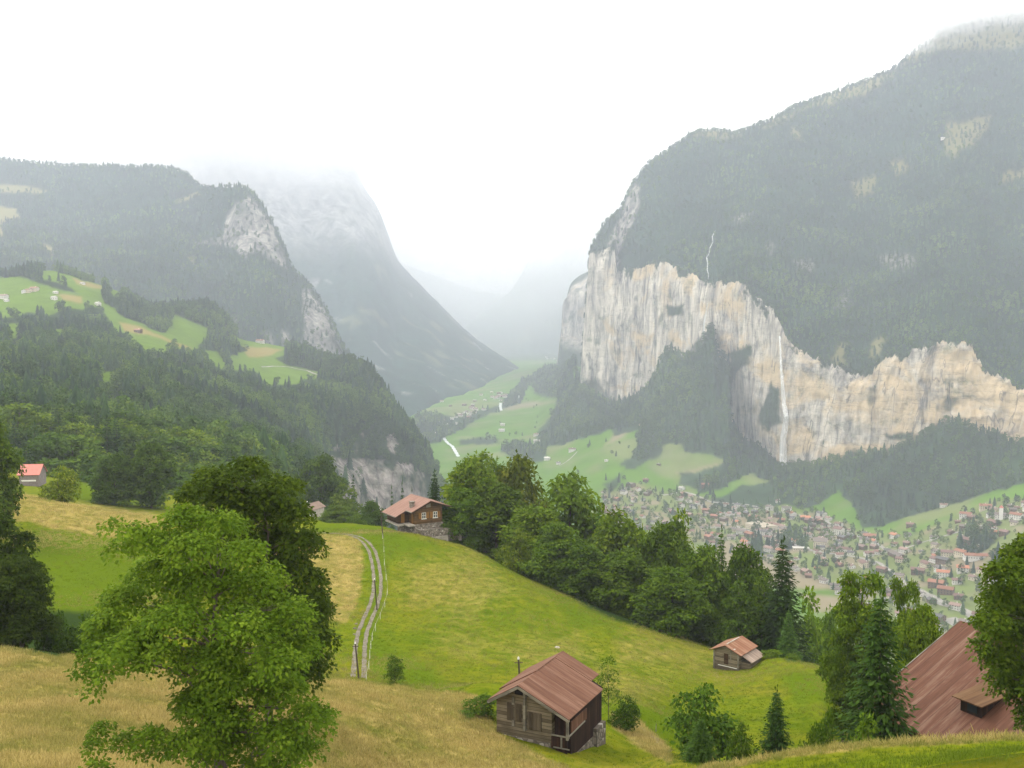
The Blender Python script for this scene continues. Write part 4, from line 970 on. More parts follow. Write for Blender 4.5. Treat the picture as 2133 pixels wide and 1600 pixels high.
for i in order:
    x, y, z = WP[i]; broad = WB[i]; s = WS[i]; a = ax_[i]; q = rs.rand()
    where = 'by the left edge' if a < 150 else 'above the lawn strip' if a < 330 else 'behind the dark round tree' if a < 620 else 'behind the small farmhouse' if a < 760 else 'below the pale rock band'
    dist = 'front' if y < 480 else 'middle' if y < 700 else 'upper'
    if broad:
        col = [(.80, .86, .82, 1), (1.25, 1.15, .9, 1), (.58, .66, .68, 1), (1.22, 1.12, .85, 1)][int(q * 4)]; cn = ['green', 'light green', 'dark green', 'yellowish green'][int(q * 4)]
        tree('broadleaf_tree', BM[int(rs.rand() * 3)], x, y, z - .6, 16 * s, 15.5 * s, '%s leafy tree in the %s of the left wood, %s' % (cn, dist, where), 'trees of the left wood', col)
    else:
        col = [(.62, .7, .85, 1), (.8, .85, .9, 1), (.5, .56, .62, 1)][int(q * 3)]; cn = ['dusky green', 'grey green', 'blackish green'][int(q * 3)]
        tree('spruce_tree', SM[int(rs.rand() * 2)], x, y, z - .6, 20 * s, None, '%s spruce in the %s of the left wood, %s' % (cn, dist, where), 'trees of the left wood', col)
WP, WB, WS = WP[~mask], WB[~mask], WS[~mask]
n = len(WP); print('WOODS', n)
protos = [far_broad(1), far_broad(2, 18, 7.6), far_broad(3, 18, 5.6), far_spruce(4), far_spruce(5, 22, 5.4), far_spruce(6, 22, 4.2)]
ix = np.where(WB, rs.randint(0, 3, n), 3 + rs.randint(0, 3, n))
scv = np.stack([WS * rs.uniform(.85, 1.2, n), WS * rs.uniform(.85, 1.2, n), WS], -1)
wo_ = scatter('forest', WP - (0, 0, .8), scv, np.stack([rs.normal(size=n) * .03, rs.normal(size=n) * .03, rs.uniform(0, 6.28, n)], -1), ix, protos)
tag(wo_, 'dense mixed woods covering the slopes and ledges', 'forest', kind='stuff')

# ------------------------------------------------------------------ tall grass near the camera
def tuft(seed, n=16, h=.42, sp=.22):
    r = np.random.RandomState(seed); b = np.concatenate([r.normal(size=(n, 2)) * sp, np.zeros((n, 1))], 1)
    a = r.normal(size=(n, 3)) * .35 + (0, 0, 1.)
    v, f = leaf_quads(b, a, r.normal(size=(n, 3)), h * r.uniform(.6, 1.3, n), np.full(n, .035), .1)
    return mesh_np('tuft', v, f, None, False, {'var': np.repeat(r.rand(n), 4)})
t = NT('grass_blades')
dv = t.attr('dry', 'INSTANCER').outputs['Fac']; vv = t.attr('var').outputs['Fac']
c = t.mix(dv, t.mix(vv, (.062, .104, .005), (.122, .165, .011)), t.mix(vv, (.25, .20, .060), (.54, .43, .165)))
M_TUFT = t.bsdf(c, .7, .1, trans=.3)
tufts = [tuft(i) for i in range(4)]
for m_ in tufts: m_.materials.append(M_TUFT)
def gw(X, Yy, P, C):
    a, b = pix(P); return ((a > -60) & (a < 2200) & (b < 1640)) * (1 - C[..., 1]) * (.3 + .9 * C[..., 0]) * (P[..., 1] < 112) / (P[..., 1] / 60) ** .8
p_, _ = sample('ground', gw, 46000, rs)
def gw2(X, Yy, P, C):
    a, b = pix(P); return ((a > -60) & (a < 2000) & (b < 1640)) * (1 - C[..., 1]) * (P[..., 1] >= 105) * (P[..., 1] < 205)
p2_, _ = sample('ground', gw2, 52000, rs); p_ = np.concatenate([p_, p2_])
S = SURF['ground']; n = len(p_); a, b = pix(p_)
farg = p_[:, 1] > 105
dr = np.maximum(region(a, b, DRY_A, 6, 8, 1), .5 * region(a, b, DRY_SOFT, 20, 16, 2, 60)) * np.clip(.75 + .9 * fbm(p_ * (1, 1, 0), 5, 3), 0, 1)
dr = np.where(farg, np.maximum(dr, np.clip(.25 + 1.1 * fbm(p_ * (1, 1, 0), 18, 3), 0, .8)), dr)
sc_ = rs.uniform(.5, 1.1, n) * (.45 + .45 * dr) * np.where(farg, 1.15, 1)
go_ = scatter('tall_grass', p_ - (0, 0, .05), np.stack([sc_] * 3, -1), np.stack([rs.normal(size=n) * .15, rs.normal(size=n) * .15, rs.uniform(0, 6.28, n)], -1), rs.randint(0, 4, n), tufts, {'dry': dr})
tag(go_, 'uncut straw-coloured and green grass on the near slope', 'grass', kind='stuff')

# ------------------------------------------------------------------ building materials
def wood_mat(name, a, b, axis='h', board=.18, gap=.5):
    """boards: axis 'h' lays them horizontally, 'v' upright"""
    t = NT(name); P = t.n('TexCoord').outputs['Object']; s = t.n('SeparateXYZ', {0: P})
    if axis == 'h': k = s.outputs[2]; st = (.9, .9, 9)
    else: k = t.math('ADD', s.outputs[0], s.outputs[1]); st = (9, 9, .7)
    fr = t.math('FRACT', t.math('DIVIDE', k, board)); edge = t.math('GREATER_THAN', t.math('ABSOLUTE', t.math('SUBTRACT', fr, .5)), .44)
    idn = t.n('TexWhiteNoise', {'W': t.math('FLOOR', t.math('DIVIDE', k, board))}, noise_dimensions='1D').outputs[0]
    n = t.noise(t.n('Mapping', {0: P, 3: st}).outputs[0], 1.0, 6, .65); n2 = t.noise(P, .7, 4)
    f = t.math('ADD', t.math('MULTIPLY', n, .6), t.math('MULTIPLY', idn, .4))
    c = t.ramp(f, [(.25, a), (.75, b)])
    c = t.mix(t.ramp(n2, [(.45, (0, 0, 0)), (.7, (.6, .6, .6))]), c, tuple(x * .45 for x in a))
    c = t.mix(t.math('MULTIPLY', edge, gap), c, tuple(x * .25 for x in a))
    return t.bsdf(c, .85, .1, bump=t.math('SUBTRACT', n, edge), bstr=.5, bdist=.03)
def roof_mat(name, a, b, c_, sheet=.85, tiles=False, rust=(.16, .12, .09)):
    """ridge runs along local y, slope along local x"""
    t = NT(name); P = t.n('TexCoord').outputs['Object']; s = t.n('SeparateXYZ', {0: P})
    n = t.noise(t.n('Mapping', {0: P, 3: (.22, 2.6, .22)}).outputs[0], 1.0, 7, .7, .3)
    n2 = t.noise(P, .55, 5, .65); w = t.math('FLOOR', t.math('DIVIDE', s.outputs[1], sheet))
    idn = t.n('TexWhiteNoise', {'W': w}, noise_dimensions='1D').outputs[0]
    f = t.math('ADD', t.math('MULTIPLY', n, .92), t.math('MULTIPLY', idn, .08))
    c = t.ramp(f, [(.3, a), (.5, b), (.72, c_)])
    c = t.mix(t.ramp(n2, [(.52, (0, 0, 0)), (.72, (.55, .55, .55))]), c, rust)
    fr = t.math('FRACT', t.math('DIVIDE', s.outputs[1], sheet)); seam = t.math('GREATER_THAN', t.math('ABSOLUTE', t.math('SUBTRACT', fr, .5)), .465)
    h = n
    if tiles:
        fx = t.math('FRACT', t.math('DIVIDE', s.outputs[0], .34)); row = t.math('GREATER_THAN', fx, .82)
        c = t.mix(t.math('MULTIPLY', row, .55), c, tuple(x * .4 for x in a)); h = t.math('SUBTRACT', n, row)
    else:
        c = t.mix(t.math('MULTIPLY', seam, .45), c, tuple(x * .5 for x in a)); h = t.math('ADD', n, seam)
    return t.bsdf(c, .75, .12, bump=h, bstr=.4, bdist=.05)
def plain(name, a, b=None, scale=2.0, rough=.9, spec=.1, obj=True, rnd_amt=0.0):
    t = NT(name); b = b or tuple(x * 1.3 for x in a)
    n = t.noise(t.pos(obj=obj), scale, 5, .65)
    c = t.ramp(n, [(.35, a), (.65, b)])
    oi = t.n('ObjectInfo'); c = t.mix(1.0, c, oi.outputs['Color'], 'MULTIPLY')
    return t.bsdf(c, rough, spec, bump=n, bstr=.3, bdist=.04)
def stone_mat():
    t = NT('rubble_stone'); P = t.n('TexCoord').outputs['Object']
    v = t.n('TexVoronoi', {'Vector': P, 'Scale': 2.4, 'Randomness': 1.0}); e = t.n('TexVoronoi', {'Vector': P, 'Scale': 2.4}, feature='DISTANCE_TO_EDGE').outputs[0]
    g = t.n('SeparateColor', {0: v.outputs['Color']}).outputs[0]
    c = t.ramp(g, [(0, (.09, .075, .06)), (.5, (.17, .145, .12)), (.85, (.23, .20, .17)), (1, (.40, .38, .34))])
    m = t.math('LESS_THAN', e, .06); c = t.mix(m, c, (.09, .08, .07))
    return t.bsdf(c, .95, .1, bump=e, bstr=.6, bdist=.15)
M_LOG = wood_mat('weathered_logs', (.090, .072, .048), (.235, .195, .140), 'h', .24, .75)
M_DARKB = wood_mat('dark_red_boards', (.014, .008, .006), (.046, .022, .015), 'v', .22, .6)
M_BOARD = wood_mat('brown_boards', (.060, .036, .016), (.150, .086, .036), 'h', .2, .5)
M_BOARDD = wood_mat('shaded_brown_boards', (.030, .018, .010), (.070, .040, .020), 'h', .2, .5)
M_SHUT = wood_mat('honey_shutters', (.17, .085, .024), (.25, .125, .036), 'v', .12, .35)
M_GREYW = wood_mat('grey_trim', (.12, .11, .09), (.25, .23, .19), 'h', .5, .1)
M_ROOFB = roof_mat('rusty_sheet_roof', (.066, .029, .017), (.112, .052, .032), (.185, .108, .076), .85, rust=(.095, .046, .028))
M_ROOFH = roof_mat('patched_orange_roof', (.11, .046, .022), (.17, .080, .046), (.27, .175, .12), .7, rust=(.17, .060, .030))
M_ROOFD = roof_mat('rusty_dormer_roof', (.050, .024, .011), (.082, .042, .018), (.125, .074, .038), .7, rust=(.055, .033, .016))
M_ROOFG = roof_mat('grey_sheet_roof', (.12, .09, .07), (.20, .15, .12), (.30, .24, .20), .6)
M_ROOFC = roof_mat('pink_brown_tiles', (.14, .074, .055), (.195, .112, .086), (.25, .158, .128), .25, tiles=True, rust=(.15, .085, .062))
M_ROOFR = roof_mat('dusty_red_sheet_roof', (.050, .021, .012), (.082, .036, .022), (.165, .105, .076), .8, rust=(.085, .038, .022))
M_STONE = stone_mat()
M_CONC = plain('pale_concrete', (.22, .20, .17), (.34, .31, .27), 1.5)
M_WHITE = plain('white_paint', (.55, .54, .50), (.70, .69, .66), 3)
M_DARK = plain('dark_opening', (.008, .008, .008), (.016, .014, .012), 3)
M_POLE = wood_mat('pole_wood', (.055, .042, .028), (.13, .105, .075), 'v', .3, .1)
M_SALMON = plain('salmon_roof', (.33, .10, .075), (.38, .13, .10), .6, .6, .3)
M_MAUVE = plain('mauve_grey_boards', (.15, .13, .12), (.22, .19, .18), 2)
M_BRROOF = plain('brown_roof', (.12, .080, .058), (.16, .110, .082), .7, .6, .2)
def t_glass():
    t = NT('window_glass'); return t.bsdf((.02, .025, .03), .15, .6)
M_GLASS = t_glass()

def house(name, loc, rz, label, cat): return tag(empty(name, loc, rz), label, cat)
def gable_wall(name, mat, par, x0, x1, y0, y1, zb, H, sl, sr, drop_=.14):
    def zt(x): return H - drop_ - (sr * x if x > 0 else -sl * x)
    prof = [(x0, zb), (x1, zb), (x1, zt(x1))] + ([(0, zt(0))] if x0 < 0 < x1 else []) + [(x0, zt(x0))]
    return MB().prism(prof, y0, y1).build(name, mat, par)

# ---- the nearest barn
def solve(x0, Y0, heading):    # unit axes of a building whose ridge heads 'heading' degrees right of straight ahead
    h = R(heading); return -h
bx0, bY0 = .39, 70.0
gz = ZC - 29.05; H = ZC - 25.5 - gz
b = house('barn', (bx0, bY0, gz), -R(26), 'weathered log barn with a rusty red-brown sheet roof at the bottom centre', 'barn')
SLP, SRP = .60, .46
gable_wall('wall', M_LOG, b, -2.0, 2.3, .7, 7.4, -1.8, H, SLP, SRP)
def zR(x): return H - SRP * x
def zL(x): return H + SLP * x
m = MB().slab([(0, 0, H), (3.9, 0, zR(3.9)), (3.9, 6.5, zR(3.9)), (0, 6.5, H)], .09)
m.slab([(0, 0, H), (0, 3.05, H), (-2.39, 3.05, zL(-2.39)), (-2.39, 0, zL(-2.39))], .09)
m.build('roof', M_ROOFB, b)
m = MB().slab([(0, 6.5, H + .04), (2.95, 6.5, zR(2.95) + .04), (2.95, 8.1, zR(2.95) + .04), (0, 8.1, H + .04)], .09)
m.slab([(0, 3.05, H + .07), (0, 8.1, H + .07), (-3.0, 8.1, zL(-3.0) + .07), (-3.0, 3.05, zL(-3.0) + .07)], .09)
m.build('rear_roof', M_ROOFB, b)['label'] = 'paler rear roof set slightly higher'
m = MB().bar((0, .02, H - .16), (3.9, .02, zR(3.9) - .16), .05, .2).bar((0, .02, H - .16), (-2.39, .02, zL(-2.39) - .16), .05, .2).bar((-2.35, 0, zL(-2.35) - .12), (-2.35, 3, zL(-2.35) - .12), .05, .14)
m.build('fascia_board', M_GREYW, b)
m = MB()
for x in (-1.9, -1.0, 0, 1.15, 2.25): m.bar((x, .45, (zR(x) if x > 0 else zL(x)) - .28), (x, 1.0, (zR(x) if x > 0 else zL(x)) - .28), .14, .16)
m.build('purlin', M_BOARDD, b)
MB().box(.18, .36, .5, .7, .15, H - .25).build('post', M_GREYW, b)
MB().box(-.75, -.55, .6, .7, .3, 2.4).build('post', M_GREYW, b)
for (x0, x1, z0, z1) in ((-1.05, -.1, .75, 1.85), (.55, 1.45, .35, 1.45)):
    fr = MB().box(x0 - .08, x1 + .08, .62, .70, z0 - .08, z1 + .08).build('shutter', M_POLE, b)
    mm = MB()
    for k in range(4): mm.box(x0 + (x1 - x0) * k / 4 + .015, x0 + (x1 - x0) * (k + 1) / 4 - .015, .585, .62, z0, z1)
    mm.box(x0, x1, .565, .585, z0 + .15, z0 + .23).box(x0, x1, .565, .585, z1 - .23, z1 - .15)
    mm.build('slats', M_POLE, fr)
gable_wall('gable_boards', M_DARK, b, -.55, .6, .66, .72, H - .95, H, SLP, SRP, .2)
# dark boarded lean-to under the long right slope
gable_wall('side_shed', M_DARKB, b, 2.3, 3.55, 1.2, 7.1, -2.6, H, SLP, SRP, .2)
MB().box(3.55, 3.60, 1.15, 4.0, .35, 1.15).build('side_panel', M_ROOFB, b)
mm = MB().box(3.45, 3.62, .5, .66, .05, 1.55).box(3.05, 3.15, .5, .6, -.6, .25)
mm.bar((2.3, .55, .25), (3.7, .55, .25), .06, .1).bar((2.5, .55, -.6), (3.7, .55, -.6), .06, .08).bar((3.62, .55, .28), (3.62, 3.6, .35), .06, .1)
mm.build('rail', M_GREYW, b)
MB().box(2.3, 3.5, .62, .70, -2.0, .1).build('lower_boards', M_DARKB, b)
MB().box(-2.15, 2.2, .64, 7.5, -2.4, -.45).box(2.2, 3.62, 1.1, 7.2, -3.4, -1.45).box(3.3, 3.85, 5.4, 7.2, -3.2, -.9).build('foundation', M_STONE, b)

# ---- the chalet
cx0, cY0 = -16.0, 200.0
gz = ZC - 41.0; H = 5.3
c = house('chalet', (cx0, cY0, gz), R(30.4), 'brown wooden chalet with a pink tiled roof and white-framed windows on a stone base', 'chalet')
SLP, SRP = .47, .33
gable_wall('wall', M_BOARD, c, -3.2, 2.9, .9, 8.6, .7, H, SLP, SRP)
gable_wall('porch_wall', M_BOARDD, c, -5.6, -3.2, 3.4, 8.6, .7, H, SLP, SRP)
def zR(x): return H - SRP * x
def zL(x): return H + SLP * x
m = MB().slab([(0, 0, H), (4.7, 0, zR(4.7)), (4.7, 9.3, zR(4.7)), (0, 9.3, H)], .14)
m.slab([(0, 0, H), (0, 9.3, H), (-4.1, 9.3, zL(-4.1)), (-4.1, 0, zL(-4.1))], .14)
m.slab([(-4.1, 2.6, zL(-4.1)), (-4.1, 9.3, zL(-4.1)), (-6.5, 9.3, zL(-6.5)), (-6.5, 2.6, zL(-6.5))], .14)
rf = m.build('roof', M_ROOFC, c)
MB().box(-3.25, -2.45, 2.3, 3.1, zL(-3) - .3, zL(-3) + 1.0).box(-3.35, -2.35, 2.2, 3.2, zL(-3) + 1.0, zL(-3) + 1.12).build('chimney', M_STONE, rf)
m = MB().bar((0, -.03, H - .2), (4.7, -.03, zR(4.7) - .2), .06, .28).bar((0, -.03, H - .2), (-4.1, -.03, zL(-4.1) - .2), .06, .28)
m.build('bargeboard', M_BOARDD, c)
m = MB().bar((-6.55, 2.6, zL(-6.5) - .1), (-6.55, 9.3, zL(-6.5) - .1), .12, .14).bar((-4.15, 0, zL(-4.1) - .1), (-4.15, 2.6, zL(-4.1) - .1), .12, .14)
m.build('gutter', M_GREYW, c)
for x in (-1.15, 1.35):
    w = MB().box(x - .42, x + .42, .84, .9, 1.75, 2.85).build('window', M_GLASS, c)
    q = MB().box(x - .46, x - .37, .80, .86, 1.72, 2.88).box(x + .37, x + .46, .80, .86, 1.72, 2.88).box(x - .05, x + .05, .78, .84, 1.75, 2.85).box(x - .37, x + .37, .80, .86, 2.8, 2.88)
    q.box(x - .37, x - .05, .79, .84, 2.28, 2.34).box(x + .05, x + .37, .79, .84, 2.28, 2.34)
    q.build('frame', M_WHITE, w); MB().box(x - .55, x + .55, .68, .9, 1.6, 1.71).build('sill', M_WHITE, w)
    for s in (-1, 1): MB().box(min(x + s * .48, x + s * 1.12), max(x + s * .48, x + s * 1.12), .80, .88, 1.7, 2.9).build('shutter', M_SHUT, c)
MB().box(-.6, .35, .84, .89, 3.85, 4.75).build('gable_hatch', M_GREYW, c)
MB().box(-3.24, -3.16, 1.3, 2.1, .75, 2.6).build('door', M_SHUT, c)
MB().box(-4.9, -4.2, 3.33, 3.42, .75, 2.6).build('side_door', M_SHUT, c)
MB().box(-4.6, -3.2, .5, 3.6, .45, .72).box(-5.9, -4.6, 2.6, 8.8, .3, .6).build('terrace', M_CONC, c)
MB().box(-3.3, 3.0, .55, 8.7, -2.6, .698).build('stone_base', M_STONE, c)
mm = MB(); prof = [(-2.6, -2.9), (5.6, -2.9), (5.6, -1.0), (3.0, -.35), (-2.6, -.2)]
mm.prism(prof, -.9, .6); mm.build('stone_terrace', M_STONE, c)
MB().box(5.62, 6.1, -1.4, .9, -3.0, -1.1).build('end_block', M_CONC, c)
MB().box(-3.0, 3.2, -1.15, -.9, -2.9, -1.75).build('footing', M_CONC, c)

# ---- the small hut
gz = ZC - 49.3; H = 3.0
h_ = house('hut', (30.27, 143.0, gz), -R(37.9), 'small log hut with an orange sheet roof at the lower edge of the trees', 'hut')
SLP, SRP = .44, .42
gable_wall('wall', M_LOG, h_, -1.95, 1.95, .45, 5.2, -1.6, H, SLP, SRP)
def zR(x): return H - SRP * x
def zL(x): return H + SLP * x
m = MB().slab([(0, 0, H), (2.5, 0, zR(2.5)), (2.5, 5.7, zR(2.5)), (0, 5.7, H)], .08).slab([(0, 0, H), (0, 5.7, H), (-2.5, 5.7, zL(-2.5)), (-2.5, 0, zL(-2.5))], .08)
m.build('roof', M_ROOFH, h_)
mm = MB().bar((0.0, .55, H + .05), (0, 4.6, H + .05), .16, .05).bar((1.2, .3, zR(1.2) + .03), (1.2, .8, zR(1.2) + .03), .3, .03); mm.build('ridge_strip', M_CONC, h_)
MB().slab([(2.1, .9, zR(2.1) - .35), (3.75, .9, zR(2.1) - 1.15), (3.75, 5.3, zR(2.1) - 1.15), (2.1, 5.3, zR(2.1) - .35)], .07).build('lean_to_roof', M_ROOFG, h_)['label'] = 'greyer patched lean-to roof'
MB().box(1.97, 3.3, 1.2, 5.1, -1.6, .62).build('lean_to', M_LOG, h_)
MB().box(-.3, .35, .38, .45, .2, 1.7).build('door', M_BOARDD, h_)
mm = MB().box(-1.95, -1.8, .34, .45, -.8, 1.9).box(1.8, 1.95, .34, .45, -.8, 1.9).box(.72, .8, .36, .44, .9, 2.3); mm.build('post', M_GREYW, h_)
MB().bar((-1.2, .36, -.12), (1.7, .36, -.12), .06, .08).build('sill_beam', M_WHITE, h_)

# ---- the big barn at the lower right
gz = ZC - 33.0; H = ZC - 22.4 - gz
r_ = house('barn', (33.4, 75.0, gz), math.atan2(-.46, -.89), 'big barn at the right edge, mostly its dusty red roof with a dormer', 'barn')
SL_ = .47
def zR(x): return H - SL_ * x
gable_wall('wall', M_DARKB, r_, -7.5, 9.4, .9, 17, -3, H, SL_, SL_, .3)
rr = MB().slab([(0, 0, H), (10.2, 0, zR(10.2)), (10.2, 18, zR(10.2)), (0, 18, H)], .14).slab([(0, 0, H), (0, 18, H), (-8.4, 18, H - SL_ * 8.4), (-8.4, 0, H - SL_ * 8.4)], .14).build('roof', M_ROOFR, r_)
MB().bar((0, -.03, H - .1), (10.2, -.03, zR(10.2) - .1), .06, .26).build('bargeboard', M_GREYW, r_)
# dormer: find its place on the slope from the direction it is seen in
X_ = Vector((-.89, -.46, 0)).normalized(); Y_ = Vector((.46, -.89, 0)).normalized(); O_ = Vector((33.4, 75, ZC - 22.4))
N_ = Y_.cross(Vector((X_.x, X_.y, -SL_))).normalized()
d_ = Vector(at(2022, 1488, 1.0)) - CAM; tt = (O_ - CAM).dot(N_) / d_.dot(N_); hit = CAM + d_ * tt
dx_, dy_ = (hit - O_).dot(X_), (hit - O_).dot(Y_); print('DORMER', dx_, dy_)
zb = zR(dx_)
dm = MB().prism([(dx_ - 2.6, zR(dx_ - 2.6) - .1), (dx_, zb - .1), (dx_, zb + .95), (dx_ - 2.6, zb + 1.25)], dy_ - .8, dy_ + .8).build('dormer', M_DARKB, r_)
MB().slab([(dx_ + .45, dy_ - 1.15, zb + .95), (dx_ + .45, dy_ + 1.15, zb + .95), (dx_ - 2.9, dy_ + 1.15, zb + 1.38), (dx_ - 2.9, dy_ - 1.15, zb + 1.38)], .08).build('dormer_roof', M_ROOFD, dm)
MB().box(dx_ + .005, dx_ + .04, dy_ - .25, dy_ + .5, zb + .2, zb + .75).build('pane', M_GLASS, dm)

# ---- small farm buildings on the left
def simple_house(name, px, py, Y, wpx, lpx_m, hw, rz, mw, mr, label, cat, slope=.5, H=None, ex=None, z=None):
    p = at(px, py, Y); w = wpx / F * Y; L = lpx_m
    o = house(name, (float(p[0]), Y, float(p[2]) if z is None else z), rz, label, cat)
    Hr = hw + slope * w / 2
    gable_wall('wall', mw, o, -w / 2 + .5, w / 2 - .5, -L / 2 + .4, L / 2 - .4, -1.5, Hr, slope, slope)
    rf = MB().slab([(0, -L / 2, Hr), (w / 2, -L / 2, Hr - slope * w / 2), (w / 2, L / 2, Hr - slope * w / 2), (0, L / 2, Hr)], .15).slab([(0, -L / 2, Hr), (0, L / 2, Hr), (-w / 2, L / 2, Hr - slope * w / 2), (-w / 2, -L / 2, Hr - slope * w / 2)], .15).build('roof', mr, o)
    return o, w, L, Hr, rf
o, w, L, Hr, rf = simple_house('shed', 68, 1000, 300, 52, 6.4, 2.0, R(96), M_MAUVE, M_SALMON, 'grey shed with a bright salmon red roof at the far left', 'shed', .75)
MB().box(-w / 2 + .3, -w / 2 + .5, -2, 2, .1, .5).build('base', M_WHITE, o)
o, w, L, Hr, rf = simple_house('farmhouse', 650, 1074, 330, 38, 7.5, 2.6, R(-24), M_CONC, M_BRROOF, 'small pale farmhouse with a brown roof at the far end of the meadow', 'house', .55)
for x in (-1.2, .2, 1.4): MB().box(x - .3, x + .3, -L / 2 + .34, -L / 2 + .42, 1.3, 2.2).build('window', M_GLASS, o)
MB().box(-1.8, -1.3, -1, -.5, Hr - .8, Hr + .5).build('chimney', M_WHITE, rf)
MB().box(-2.8, 2.8, -L / 2 - .8, -L / 2 + .35, .9, 1.05).build('balcony', M_WHITE, o)

# ---- poles, fence, track
def gpick(px, py): return pick(px, py, ['ground'])
for i, (px, py, tx, ty, lb, Y) in enumerate(((748, 1414, 740, 1340, 'leaning wooden pole at the near end of the track', None), (786, 1271, 780, 1207, 'wooden pole standing on the right rut in the bend of the track', None), (798, 1120, 793, 1062, 'tall wooden pole beside the chalet', None), (1086, 1440, 1080, 1372, 'wooden pole sticking up behind the barn roof', 84))):
    g = gpick(px, py) if Y is None else Vector((float(at(px, py, Y)[0]), Y, drop(float(at(px, py, Y)[0]), Y, ['ground'])))
    tp_ = Vector(at(tx, ty, g.y)); o = empty('utility_pole', tuple(g)); tag(o, lb, 'pole', 'wooden poles along the track')
    v = tp_ - g
    MB().cyl((0, 0, -.4), tuple(v), .11, .07, 8).build('post', M_POLE, o)
    MB().cyl(tuple(v - Vector((0, 0, .05))), tuple(v + Vector((0, 0, .14))), .09, .06, 8).build('insulator', M_WHITE, o)
    MB().bar(tuple(v + Vector((-.35, 0, -.35))), tuple(v + Vector((.35, 0, -.35))), .06).build('crossbar', M_POLE, o)
def polyline(pts, step, names):
    P = [pick(a, b, names) for a, b in pts]; P = [p for p in P if p]
    out = [P[0]]
    for a, b in zip(P, P[1:]):
        k = max(1, int((b - a).length / step))
        for j in range(1, k + 1): out.append(a.lerp(b, j / k))
    q = [out[0]]
    for i in range(1, len(out) - 1): q.append((out[i - 1] + out[i] * 2 + out[i + 1]) / 4)
    q.append(out[-1]); return q
def strip(name, pts, step, offs, width, mat, names, lift=.03, kind='structure', label=None, wob=0.0):
    c = polyline(pts, step, names); mb = MB()
    for off in offs:
        L = []
        for i, p in enumerate(c):
            d = (c[min(i + 1, len(c) - 1)] - c[max(i - 1, 0)]); d.z = 0; d.normalize(); s = Vector((d.y, -d.x, 0))
            wv = width * (1 + wob * math.sin(i * 1.7) * .5)
            for e in (-.5, 0, .5):
                q = p + s * (off + wv * e); z = drop(q.x, q.y, names); L.append((q.x, q.y, (z if z is not None else p.z) + lift))
        mb.add(L, [(3 * i + k, 3 * i + k + 1, 3 * i + k + 4, 3 * i + k + 3) for i in range(len(c) - 1) for k in range(2)])
    o = mb.build(name, mat); tag(o, label, kind=kind); return o
M_GRAVEL = plain('pale_gravel', (.085, .075, .055), (.170, .150, .118), 1.2, obj=False)
TR = [(600,1112),(660,1110),(710,1112),(742,1118),(762,1130),(775,1148),(782,1175),(786,1205),(785,1235),(778,1262),(766,1288),(755,1315),(750,1345),(748,1380),(746,1412)]
strip('track', TR, 1.2, (-.60, .56), .55, M_GRAVEL, ['ground'], .05, wob=.3)
strip('footpath', [(1278,1490),(1305,1500),(1335,1515),(1365,1538),(1392,1565)], .8, (0,), .5, M_GRAVEL, ['ground'], .04, wob=.5)
fp = polyline([(797,1122),(800,1150),(801,1190),(808,1225),(806,1252),(792,1290),(777,1325),(771,1360),(769,1395),(763,1418)], 3.0, ['ground'])
o = empty('electric_fence', tuple(fp[0])); tag(o, 'white tape fence winding along the right side of the track', 'fence')
mb = MB()
for i, p in enumerate(fp):
    q = p - fp[0]
    if i % 2 == 0: MB().cyl(tuple(q + Vector((0, 0, -.2))), tuple(q + Vector((0, 0, .95))), .03, .025, 5).build('post', M_WHITE, o)
    if i: mb.bar(tuple(fp[i - 1] - fp[0] + Vector((0, 0, .8 + .08 * math.sin(i * 2.3)))), tuple(q + Vector((0, 0, .8 + .08 * math.sin(i * 2.3 + 2.3)))), .02, .045)
mb.build('tape', M_CONC, o)
def rock(px, py, r, label, names=('ground',), mat=None, flat=.6, seed=1, name='rock'):
    g = pick(px, py, list(names)); rs_ = np.random.RandomState(seed); import bmesh
    bm = bmesh.new(); bmesh.ops.create_icosphere(bm, subdivisions=2, radius=r)
    for v in bm.verts: v.co *= rs_.uniform(.75, 1.2); v.co.z *= flat
    me = bpy.data.meshes.new('rock'); bm.to_mesh(me); bm.free(); me.materials.append(mat or M_CONC)
    o = link(name, me, None, tuple(g)); tag(o, label, 'rock'); return o
for i, (a, b_, r, lb) in enumerate(((742, 1300, .35, 'topmost pale stone left of the track bend'), (739, 1310, .4, 'second pale stone from the top left of the track'), (738, 1322, .32, 'third pale stone from the top left of the track'), (741, 1333, .28, 'lowest pale stone left of the track'))): rock(a, b_, r * .75, lb, seed=i, mat=M_GRAVEL)
rock(1160, 1349, .42, 'small white stone lying on the meadow above the barn', mat=M_CONC, flat=.35, seed=9)
for i, (a, b_) in enumerate(((1308, 1492), (1320, 1497), (1331, 1494), (1366, 1524))):
    g = gpick(a, b_); o = MB().cyl((0, 0, -.3), (.04, 0, .75), .05, .035, 5).build('stake', M_GREYW, None, tuple(g)); tag(o, ['leftmost of three close stakes right of the barn', 'middle one of three close stakes right of the barn', 'rightmost of three close stakes right of the barn', 'stake standing alone beside the footpath near the silvery bush'][i], 'stake', 'stakes by the footpath')

